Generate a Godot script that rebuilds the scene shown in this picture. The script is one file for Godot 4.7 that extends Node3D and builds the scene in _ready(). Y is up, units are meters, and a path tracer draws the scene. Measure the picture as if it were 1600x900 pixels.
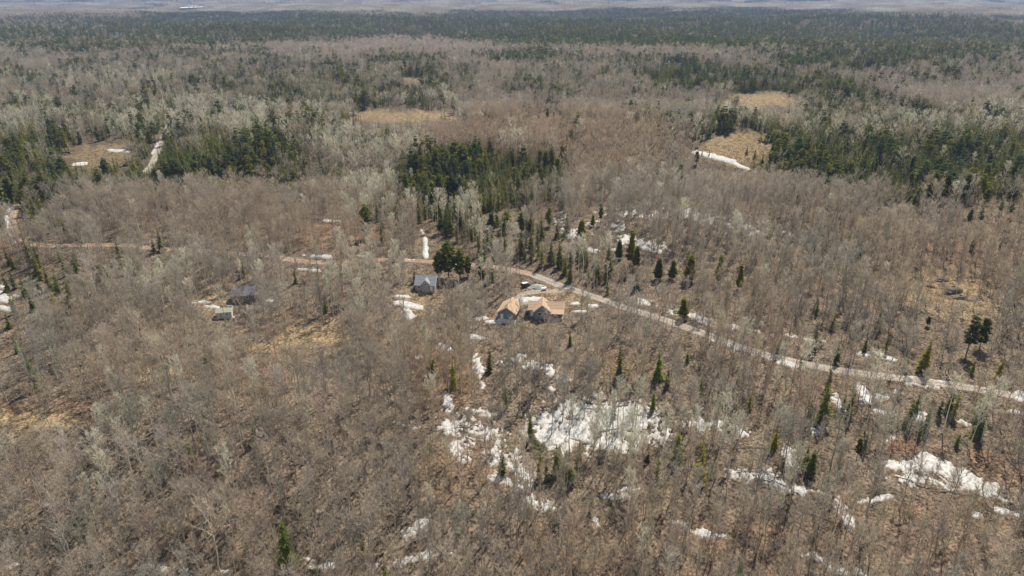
extends Node3D
# A spring forest seen from a drone: leafless hardwoods, pale poplars, dark conifers, patches of old snow, a gravel road and a few houses.

const EYE := Vector3(0, 120, 0)
const PITCH := 23.5
const FOCAL := 1067.0          # in pixels of a 1600 x 900 picture
var sp := sin(deg_to_rad(PITCH))
var cp := cos(deg_to_rad(PITCH))
var rng := RandomNumberGenerator.new()
var n_hill := FastNoiseLite.new()
var n_far := FastNoiseLite.new()
var n_mid := FastNoiseLite.new()
var n_fine := FastNoiseLite.new()
var n_patch := FastNoiseLite.new()
var names := {}

# ---------------------------------------------------------------- naming
func numbered(called: String) -> String:
	var k: int = names.get(called, 0)
	names[called] = k + 1
	return called if k == 0 else "%s_%03d" % [called, k]

func tag(o: Node, label: String, category: String, group := "", kind := "") -> void:
	o.set_meta("label", label)
	if category: o.set_meta("category", category)
	if group: o.set_meta("group", group)
	if kind: o.set_meta("kind", kind)

func thing(called: String, at: Vector3, turn := 0.0) -> Node3D:
	var o := Node3D.new()
	o.name = numbered(called)
	o.position = at
	o.rotation.y = turn
	add_child(o)
	return o

func part(called: String, m: Mesh, mat: Material, parent: Node) -> MeshInstance3D:
	var o := MeshInstance3D.new()
	o.name = called if parent != self else numbered(called)
	o.mesh = m
	o.material_override = null
	for s in m.get_surface_count(): o.set_surface_override_material(s, mat)
	parent.add_child(o, true)
	return o

# ---------------------------------------------------------------- geometry collector
class Geo:
	var v := PackedVector3Array()
	var n := PackedVector3Array()
	var c := PackedColorArray()
	var i := PackedInt32Array()
	func tri(a: Vector3, b: Vector3, d: Vector3, col: Color) -> void:
		var nn := (d - a).cross(b - a).normalized()
		if nn == Vector3.ZERO: return
		var k := v.size()
		v.append(a); v.append(b); v.append(d)
		n.append(nn); n.append(nn); n.append(nn)
		c.append(col); c.append(col); c.append(col)
		i.append(k); i.append(k + 1); i.append(k + 2)
	func quad(a: Vector3, b: Vector3, d: Vector3, e: Vector3, col: Color) -> void:
		tri(a, b, d, col); tri(a, d, e, col)
	func face(a: Vector3, b: Vector3, d: Vector3, out: Vector3, col: Color) -> void:
		if (d - a).cross(b - a).dot(out) < 0.0: tri(a, d, b, col)
		else: tri(a, b, d, col)
	func sliver(p: Vector3, dir: Vector3, w: float, col: Color, seed_: float) -> void:
		var side := dir.cross(Vector3(sin(seed_ * 7.1), cos(seed_ * 3.7), sin(seed_ * 5.3 + 1.0))).normalized() * (w * 0.5)
		tri(p - side, p + side, p + dir, col)
	func tube(p: Vector3, q: Vector3, r0: float, r1: float, sides: int, col: Color) -> void:
		var d := (q - p)
		if d.length() < 1e-4: return
		d = d.normalized()
		var a := d.cross(Vector3(0.31, 0.17, 0.93)).normalized()
		if a.length() < 0.5: a = d.cross(Vector3.RIGHT).normalized()
		var b := d.cross(a)
		var k := v.size()
		for s in sides:
			var w := TAU * s / sides
			var o := a * cos(w) + b * sin(w)
			v.append(p + o * r0); v.append(q + o * r1)
			n.append(o); n.append(o); c.append(col); c.append(col)
		for s in sides:
			var s2 := (s + 1) % sides
			var a0 := k + s * 2; var a1 := a0 + 1; var b0 := k + s2 * 2; var b1 := b0 + 1
			var o2 := n[a0] + n[b0]
			if (v[b0] - v[a0]).cross(v[a1] - v[a0]).dot(o2) < 0.0:
				i.append_array([a0, b0, a1, b0, b1, a1])
			else:
				i.append_array([a0, a1, b0, b0, a1, b1])
	func box(lo: Vector3, hi: Vector3, col: Color) -> void:
		var o := [Vector3(lo.x, lo.y, lo.z), Vector3(hi.x, lo.y, lo.z), Vector3(hi.x, hi.y, lo.z), Vector3(lo.x, hi.y, lo.z), Vector3(lo.x, lo.y, hi.z), Vector3(hi.x, lo.y, hi.z), Vector3(hi.x, hi.y, hi.z), Vector3(lo.x, hi.y, hi.z)]
		var mid := (lo + hi) * 0.5
		for f in [[0, 1, 2, 3], [4, 5, 6, 7], [0, 1, 5, 4], [3, 2, 6, 7], [0, 3, 7, 4], [1, 2, 6, 5]]:
			var out: Vector3 = (o[f[0]] + o[f[2]]) * 0.5 - mid
			face(o[f[0]], o[f[1]], o[f[2]], out, col); face(o[f[0]], o[f[2]], o[f[3]], out, col)
	func hull(pts: Array, col: Color) -> void:      # a slab: pts = 4 top corners then 4 bottom corners, in the same order
		var mid := Vector3.ZERO
		for p in pts: mid += p / 8.0
		for f in [[0, 1, 2, 3], [4, 5, 6, 7], [0, 1, 5, 4], [1, 2, 6, 5], [2, 3, 7, 6], [3, 0, 4, 7]]:
			var out: Vector3 = (pts[f[0]] + pts[f[1]] + pts[f[2]] + pts[f[3]]) * 0.25 - mid
			face(pts[f[0]], pts[f[1]], pts[f[2]], out, col); face(pts[f[0]], pts[f[2]], pts[f[3]], out, col)
	func add(g: Geo, t: Transform3D, tint := Color.WHITE) -> void:
		var k := v.size()
		for j in g.v.size():
			v.append(t * g.v[j]); n.append((t.basis * g.n[j]).normalized()); c.append(g.c[j] * tint)
		for j in g.i: i.append(k + j)
	func mesh() -> ArrayMesh:
		var a := []
		a.resize(Mesh.ARRAY_MAX)
		a[Mesh.ARRAY_VERTEX] = v; a[Mesh.ARRAY_NORMAL] = n; a[Mesh.ARRAY_COLOR] = c; a[Mesh.ARRAY_INDEX] = i
		var m := ArrayMesh.new()
		m.add_surface_from_arrays(Mesh.PRIMITIVE_TRIANGLES, a)
		return m

func paint(rough := 0.9, alb := Color.WHITE, spec := 0.25) -> StandardMaterial3D:
	var m := StandardMaterial3D.new()
	m.vertex_color_use_as_albedo = true
	m.albedo_color = alb
	m.roughness = rough
	m.metallic_specular = spec
	return m

# ---------------------------------------------------------------- terrain and the chart between the picture and the ground
func bump(x: float, d: float, cx: float, cd: float, sx: float, sd: float) -> float:
	var a := (x - cx) / sx
	var b := (d - cd) / sd
	var e := a * a + b * b
	return exp(-e) if e < 9.0 else 0.0

func hgt(x: float, z: float) -> float:
	var d := -z
	var h := n_hill.get_noise_2d(x, z) * 5.0
	h += 4.0 * bump(x, d, -200, 345, 170, 55)
	h += 11.0 * bump(x, d, 330, 350, 260, 70)
	h += 5.0 * bump(x, d, 120, 350, 100, 50)
	h -= 8.0 * bump(x, d, -150, 455, 260, 60)
	h -= 9.0 * bump(x, d, 330, 470, 260, 75)
	h += 16.0 * bump(x, d, 25, 600, 230, 85)
	h -= 8.0 * bump(x, d, 25, 760, 300, 80)
	h += 6.0 * bump(x, d, -120, 170, 90, 50)
	h -= 4.0 * bump(x, d, 30, 172, 45, 25)
	h -= 5.0 * bump(x, d, -20, 110, 150, 30)
	if d > 600.0:
		var k := smoothstep(600.0, 2200.0, d)
		h += (n_far.get_noise_2d(x, z) * 38.0 + 4.0) * k
	if d > 5000.0:
		h += smoothstep(5000.0, 12500.0, d) * (30.0 + 60.0 * maxf(0.0, n_far.get_noise_2d(x * 0.3 + 900.0, z * 0.3)))
	return h

func ground(x: float, z: float) -> Vector3:
	return Vector3(x, hgt(x, z), z)

func to_pixel(p: Vector3) -> Vector2:
	var q := p - EYE
	var zf := -q.z * cp - q.y * sp
	var yc := q.y * cp - q.z * sp
	if zf < 1.0: return Vector2(-9999, 9999)
	return Vector2(800.0 + FOCAL * q.x / zf, 450.0 - FOCAL * yc / zf)

func spot(px: float, py: float) -> Vector3:          # the ground that a pixel of the photograph shows
	var a := (px - 800.0) / FOCAL
	var b := -(py - 450.0) / FOCAL
	var dir := Vector3(a, b * cp - sp, -cp - b * sp)
	var t := 70.0
	var last := t
	while t < 16000.0:
		var p := EYE + dir * t
		if p.y < hgt(p.x, p.z):
			for k in 14:
				var m := (last + t) * 0.5
				var q := EYE + dir * m
				if q.y < hgt(q.x, q.z): t = m
				else: last = m
			return ground(p.x + (EYE.x + dir.x * t - p.x), EYE.z + dir.z * t)
		last = t
		t *= 1.012
	return ground(EYE.x + dir.x * 9000.0, dir.z * 9000.0)

func height_to(at: Vector3, top_y: float) -> float:  # how tall a thing at that place is whose top shows at that row
	var d := -at.z
	var v := (top_y - 450.0) / FOCAL
	return d * (v * cp + sp) / (v * sp - cp) + EYE.y - at.y

# coarse charts of what grows where, by the place's position in the photograph
const CW := 251
const CH := 345
class Chart:
	var a := PackedFloat32Array()
	func _init() -> void: a.resize(CW * CH)
	func put(e: Array) -> void:
		var x0 := maxi(0, int((e[0] - e[2] + 200.0) / 8.0))
		var x1 := mini(CW - 1, int((e[0] + e[2] + 200.0) / 8.0) + 1)
		var y0 := maxi(0, int((e[1] - e[3] + 30.0) / 3.0))
		var y1 := mini(CH - 1, int((e[1] + e[3] + 30.0) / 3.0) + 1)
		for y in range(y0, y1 + 1):
			for x in range(x0, x1 + 1):
				var u: float = (x * 8.0 - 200.0 - e[0]) / e[2]
				var w: float = (y * 3.0 - 30.0 - e[1]) / e[3]
				var r := u * u + w * w
				if r < 1.0:
					var s: float = e[4] * minf(1.0, (1.0 - r) * 2.2)
					a[y * CW + x] = maxf(a[y * CW + x], s)
	func at(p: Vector2) -> float:
		var x := clampf((p.x + 200.0) / 8.0, 0, CW - 1.01)
		var y := clampf((p.y + 30.0) / 3.0, 0, CH - 1.01)
		var i := int(x); var j := int(y)
		var fx := x - i; var fy := y - j
		var k := j * CW + i
		return lerpf(lerpf(a[k], a[k + 1], fx), lerpf(a[k + CW], a[k + CW + 1], fx), fy)
	func warp(off: PackedVector2Array) -> void:
		var b := PackedFloat32Array(); b.resize(CW * CH)
		for i in CW * CH:
			b[i] = at(Vector2((i % CW) * 8.0 - 200.0, (i / CW) * 3.0 - 30.0) + off[i])
		a = b

var c_conifer := Chart.new()
var c_aspen := Chart.new()
var c_clear := Chart.new()
var c_field := Chart.new()
var c_rust := Chart.new()
var c_mauve := Chart.new()
var c_dirt := Chart.new()

func charts() -> void:
	for e in [[430, 42, 400, 24, .85], [120, 55, 240, 36, .65], [250, 62, 240, 18, .6], [1080, 46, 540, 34, .97], [760, 42, 220, 24, .92], [1420, 62, 260, 46, .8], [1400, 95, 300, 46, .5], [1300, 98, 130, 16, .85], [820, 88, 80, 13, .75], [1090, 118, 105, 24, 1.0],
			[1000, 98, 150, 13, .5], [640, 96, 80, 12, .55], [650, 112, 70, 9, .55], [500, 128, 270, 34, .5], [300, 150, 330, 70, .4], [320, 98, 180, 26, .45], [1250, 132, 110, 20, .75], [1330, 150, 60, 20, .8], [900, 132, 250, 24, .36],
			[1400, 225, 310, 82, .5], [1400, 258, 270, 48, 1.0], [1560, 250, 110, 52, .9], [1215, 200, 90, 40, .5], [1120, 190, 36, 18, .6], [745, 266, 150, 44, 1.3], [690, 285, 70, 30, 1.0], [840, 270, 66, 32, .85], [345, 248, 140, 50, .8], [60, 235, 110, 50, .72], [150, 266, 260, 38, .9], [430, 240, 70, 46, .55],
			[25, 315, 60, 46, .65], [480, 270, 70, 40, .35], [580, 190, 100, 30, .35], [820, 342, 80, 26, .5], [50, 425, 80, 50, .55], [150, 405, 80, 26, .32], [750, 374, 150, 36, .24], [880, 402, 150, 36, .14], [650, 330, 90, 50, .3], [700, 300, 90, 24, .4],
			[870, 692, 90, 36, .26], [1060, 690, 70, 34, .4], [1240, 700, 70, 30, .32], [1330, 630, 70, 44, .28], [1480, 620, 80, 34, .28], [480, 90, 500, 16, .22], [1480, 335, 130, 30, .16], [600, 620, 70, 40, .03], [200, 130, 220, 40, .4]]:
		c_conifer.put(e)
	for e in [[570, 425, 90, 48, .8], [640, 310, 130, 65, .5], [300, 185, 170, 44, .75], [860, 408, 130, 36, .65], [960, 682, 190, 46, 1.0], [1140, 672, 100, 44, .85], [1330, 215, 60, 24, .6], [1480, 250, 130, 34, .4], [1510, 190, 140, 26, .6], [1110, 208, 34, 22, .95],
			[650, 165, 80, 18, .7], [720, 350, 130, 40, .5], [240, 440, 70, 30, .4], [470, 205, 100, 40, .55], [70, 185, 80, 40, .55], [760, 430, 60, 50, .5], [800, 740, 60, 50, .45], [1300, 590, 120, 40, .35], [1500, 640, 120, 40, .45], [120, 660, 160, 60, .12], [380, 410, 80, 40, .35],
			[180, 120, 200, 20, .4], [820, 230, 60, 20, .3], [560, 230, 130, 30, .5], [60, 760, 150, 60, .2], [950, 400, 60, 25, .4], [1250, 190, 140, 34, .5], [60, 60, 200, 40, .2]]:
		c_aspen.put(e)
	# open ground: no tall trees stand here
	for e in [[850, 478, 62, 30, 1], [900, 470, 46, 18, 1], [650, 468, 46, 26, 1], [350, 482, 62, 24, 1], [632, 183, 100, 13, 1], [1195, 157, 60, 15, 1], [1150, 238, 68, 30, 1], [1120, 248, 56, 18, 1], [160, 246, 62, 22, 1], [122, 258, 24, 8, 1], [642, 126, 18, 5, 1],
			[772, 249, 22, 5, .8], [840, 448, 34, 10, 1], [300, 12, 16, 4, 1], [290, 19, 12, 3, 1], [1160, 215, 24, 10, .8], [12, 466, 36, 24, .9], [480, 408, 50, 14, .9], [664, 385, 10, 24, 1], [1272, 240, 12, 8, .8], [1330, 168, 40, 5, .8],
			[935, 660, 112, 40, .28], [1470, 742, 110, 34, .8], [1190, 745, 66, 18, .7], [740, 678, 50, 34, .5], [30, 655, 54, 20, 1], [100, 655, 44, 12, .8], [490, 522, 66, 20, .95], [430, 542, 50, 14, .7], [250, 578, 40, 12, .5], [1480, 455, 80, 40, .45], [20, 350, 26, 34, .7]]:
		c_clear.put(e)
	for e in [[632, 182, 100, 10, 1.3], [1195, 157, 60, 14, 1.2], [1150, 235, 66, 28, 1.2], [165, 246, 60, 20, .9], [642, 126, 18, 4, 1], [30, 656, 52, 14, 1], [100, 655, 40, 9, .7], [490, 522, 60, 18, .9], [430, 540, 50, 12, .7], [250, 578, 40, 12, .8], [660, 470, 40, 22, .6], [340, 470, 60, 14, .5],
			[880, 466, 50, 20, .5], [830, 460, 36, 12, .5], [1480, 455, 90, 40, .55], [1160, 215, 24, 10, .8], [1530, 480, 60, 40, .4], [1272, 242, 14, 8, .8], [560, 500, 60, 10, .4], [1340, 440, 60, 30, .4]]:
		c_field.put(e)
	for e in [[535, 368, 90, 24, .9], [770, 250, 26, 8, .9], [850, 458, 40, 12, .8], [850, 225, 260, 62, .45], [700, 590, 60, 60, .6], [980, 570, 60, 30, .5], [720, 740, 80, 60, .45], [80, 640, 140, 20, .5], [1420, 700, 60, 16, .8], [1540, 740, 70, 40, .6], [1180, 240, 50, 20, .5], [400, 585, 60, 30, .4], [480, 520, 80, 30, .4], [1270, 620, 70, 40, .5], [1050, 860, 300, 60, .35], [1450, 830, 200, 60, .3], [1480, 420, 140, 60, .35], [480, 330, 300, 50, .2], [30, 380, 60, 10, .5]]:
		c_rust.put(e)
	for e in [[200, 325, 240, 45, .6], [620, 72, 270, 16, .9], [950, 90, 420, 14, .6], [1450, 130, 200, 30, .9], [1100, 90, 100, 10, .9], [1300, 320, 330, 40, .6], [100, 80, 250, 20, .5], [900, 150, 260, 20, .5], [1000, 300, 160, 20, .5], [1550, 100, 160, 20, .6]]:
		c_mauve.put(e)
	for e in [[800, 487, 26, 18, 1], [815, 470, 14, 12, .9], [900, 489, 60, 6, .8], [480, 412, 40, 8, .8], [718, 452, 26, 8, .7]]:
		c_dirt.put(e)

	# ragged outlines
	var f := FastNoiseLite.new(); f.seed = 77; f.frequency = 1.0 / 36.0; f.fractal_octaves = 3
	var off := PackedVector2Array(); off.resize(CW * CH)
	for i in CW * CH:
		var p := Vector2((i % CW) * 8.0 - 200.0, (i / CW) * 3.0 - 30.0)
		off[i] = Vector2(f.get_noise_2d(p.x, p.y * 3.0) * 26.0, f.get_noise_2d(p.x + 4000.0, p.y * 3.0 + 90.0) * 9.0 * clampf(p.y / 180.0, 0.2, 1.6))
	for c in [c_conifer, c_aspen, c_clear, c_field, c_rust, c_mauve, c_dirt]: c.warp(off)

# picture areas in which something on the ground stays in sight: x0, y0, x1, y1, share of the trees before it that stay
var keep := []
func keep_out() -> void:
	keep = [[768, 468, 886, 503, 0.06], [812, 436, 870, 474, 0.1], [646, 436, 684, 470, 0.3], [612, 460, 662, 486, 0.25], [655, 362, 674, 402, 0.0], [370, 452, 396, 472, 0.35], [322, 470, 372, 502, 0.25], [545, 174, 716, 190, 0.0], [1145, 147, 1240, 168, 0.0], [1085, 225, 1190, 268, 0.05],
		[105, 226, 205, 268, 0.1], [0, 448, 28, 488, 0.1], [835, 640, 1020, 690, 0.85], [1360, 718, 1560, 782, 0.3], [1130, 728, 1245, 768, 0.3], [690, 650, 790, 706, 0.4], [880, 456, 945, 486, 0.15], [450, 395, 512, 425, 0.3], [0, 642, 62, 668, 0.03], [70, 646, 130, 662, 0.2], [440, 508, 540, 538, 0.12], [385, 536, 450, 556, 0.3], [1440, 432, 1520, 475, 0.3], [470, 345, 610, 390, 0.45], [630, 122, 656, 130, 0.0]]
	for e in singled_list():
		if e[2] < 600: keep.append([e[0] - 9, e[1] + 1, e[0] + 9, e[2] - 3, 0.0 if e[0] > 660 and e[0] < 740 and e[2] > 420 else 0.1])
		else: keep.append([e[0] - 6, e[1] + 2, e[0] + 6, e[2] - 12, 0.4])
	for r in ROADS:
		var pts: Array = r[1]
		for k in pts.size() - 1:
			var a := Vector2(pts[k][0], pts[k][1])
			var b := Vector2(pts[k + 1][0], pts[k + 1][1])
			var steps := maxi(1, int(a.distance_to(b) / 10.0))
			for s in steps:
				var p := a.lerp(b, (s + 0.5) / steps)
				keep.append([p.x - 6, p.y - 4, p.x + 6, p.y + 4, r[2]])

var keep_in := {}
func sort_keep() -> void:
	for k in keep:
		for c in range(int(floor((k[0] - 40.0) / 40.0)), int(floor((k[2] + 40.0) / 40.0)) + 1):
			if not keep_in.has(c): keep_in[c] = []
			keep_in[c].append(k)

func hidden_view(base: Vector2, top: Vector2, half: float) -> float:
	var share := 1.0
	var col := int(floor(base.x / 40.0))
	if not keep_in.has(col): return share
	for k in keep_in[col]:
		if base.y <= k[1] or top.y >= k[3] or base.y >= k[3] + 90.0: continue
		var j: float = (k[2] - k[0]) * 0.09
		if base.x > k[0] - half + rnd(-j, j * 2.0) and base.x < k[2] + half - rnd(-j, j * 2.0) and base.y > k[1] and top.y < k[3] - rnd(0, 0.5) * minf(14.0, k[3] - k[1]) and base.y < k[3] + 90.0:
			share = minf(share, k[4])
	return share

# name, photograph points, share of trees kept before it, half width, label
const ROADS := [
	["gravel_road", [[832, 429], [852, 437], [872, 445], [905, 456], [935, 466], [965, 477], [1000, 488], [1035, 499], [1070, 511], [1110, 525], [1150, 540], [1200, 555], [1250, 567], [1300, 577], [1380, 588], [1460, 598], [1540, 610], [1640, 628]], 0.85, 2.4, "pale gravel road running from the houses down to the right edge"],
	["dirt_lane", [[832, 429], [800, 422], [760, 416], [700, 411], [640, 407], [580, 406], [520, 410], [470, 408], [400, 398], [320, 392], [240, 388], [190, 383], [120, 383], [70, 384], [40, 377], [24, 362], [18, 345], [22, 330], [28, 318]], 0.95, 2.3, "brown dirt road that bends behind the bare trees at the left edge"],
	["far_road", [[228, 272], [238, 255], [246, 238], [252, 224], [258, 208], [264, 194], [270, 184], [268, 174]], 0.7, 3.1, "straight pale road among the conifers at the upper left"],
	["driveway", [[826, 474], [812, 470], [815, 460], [840, 456], [872, 455], [890, 453]], 0.3, 2.0, "gravel driveway from the tan roofed house to the road"],
]

# ---------------------------------------------------------------- ground
func ground_color(x: float, z: float, p: Vector2) -> Color:
	var a := n_mid.get_noise_2d(x, z)
	var b := n_fine.get_noise_2d(x, z)
	var c := Color(0.192, 0.164, 0.138)
	c = c.lerp(Color(0.135, 0.115, 0.096), clampf(-a * 1.6 + 0.1, 0, 1))
	c = c.lerp(Color(0.255, 0.208, 0.160), clampf(b * 1.3, 0, 0.8))
	c = c.lerp(Color(0.265, 0.165, 0.115), clampf(c_rust.at(p) * (0.65 + b), 0, 0.85))
	c = c.lerp(Color(0.36, 0.285, 0.190), clampf(c_field.at(p) * (1.0 + b * 1.1 + a * 0.5), 0, 1))
	c = c.lerp(Color(0.20, 0.18, 0.16), clampf(c_dirt.at(p), 0, 1))
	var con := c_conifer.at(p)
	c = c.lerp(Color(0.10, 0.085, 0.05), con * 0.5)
	return c

func build_ground() -> void:
	var rows := []
	var d := -300.0
	while d < 80.0:
		rows.append(d); d += 25.0
	d = 80.0
	while d < 600.0:
		rows.append(d); d += 3.0
	while d < 14500.0:
		rows.append(d); d *= 1.021
	var cols := 250
	var v := PackedVector3Array(); var n := PackedVector3Array(); var c := PackedColorArray(); var uv := PackedVector2Array(); var ix := PackedInt32Array()
	for r in rows.size():
		var dd: float = rows[r]
		var half := 130.0 + 0.86 * maxf(dd, 0.0)
		for k in cols + 1:
			var x := half * (2.0 * k / cols - 1.0)
			v.append(ground(x, -dd))
			uv.append(Vector2(x, -dd) / 48.0)
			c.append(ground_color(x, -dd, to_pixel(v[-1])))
	n.resize(v.size())
	var w := cols + 1
	for r in rows.size():
		for k in w:
			var i0 := r * w + k
			var e := v[mini(k + 1, cols) + r * w] - v[maxi(k - 1, 0) + r * w]
			var f := v[mini(r + 1, rows.size() - 1) * w + k] - v[maxi(r - 1, 0) * w + k]
			var nn := e.cross(f).normalized()
			n[i0] = nn if nn.y > 0 else -nn
			if r < rows.size() - 1 and k < cols:
				ix.append_array([i0, i0 + w, i0 + 1, i0 + 1, i0 + w, i0 + w + 1])
	var a := []
	a.resize(Mesh.ARRAY_MAX)
	a[Mesh.ARRAY_VERTEX] = v; a[Mesh.ARRAY_NORMAL] = n; a[Mesh.ARRAY_COLOR] = c; a[Mesh.ARRAY_TEX_UV] = uv; a[Mesh.ARRAY_INDEX] = ix
	var m := ArrayMesh.new()
	m.add_surface_from_arrays(Mesh.PRIMITIVE_TRIANGLES, a)
	var mat := paint(1.0, Color.WHITE, 0.1)
	mat.albedo_texture = litter_texture(11, 0.075, [0.4, 0.72, 0.95, 1.0])
	mat.detail_enabled = true
	mat.detail_blend_mode = BaseMaterial3D.BLEND_MODE_MUL
	mat.detail_albedo = litter_texture(12, 0.018, [0.6, 0.85, 1.0, 1.0])
	mat.detail_uv_layer = BaseMaterial3D.DETAIL_UV_1
	mat.uv1_scale = Vector3(1, 1, 1)
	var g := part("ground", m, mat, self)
	tag(g, "leaf littered forest floor rolling to the horizon", "", "", "structure")

func litter_texture(seed_: int, freq: float, steps: Array) -> NoiseTexture2D:
	var f := FastNoiseLite.new()
	f.seed = seed_
	f.frequency = freq
	f.fractal_octaves = 6
	f.fractal_gain = 0.7
	var t := NoiseTexture2D.new()
	t.width = 512; t.height = 512; t.seamless = true; t.noise = f
	var g := Gradient.new()
	g.offsets = PackedFloat32Array([0.15, 0.42, 0.6, 0.85])
	var cs := PackedColorArray()
	for s in steps: cs.append(Color(s, s * 0.99, s * 0.97))
	g.colors = cs
	t.color_ramp = g
	return t

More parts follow.
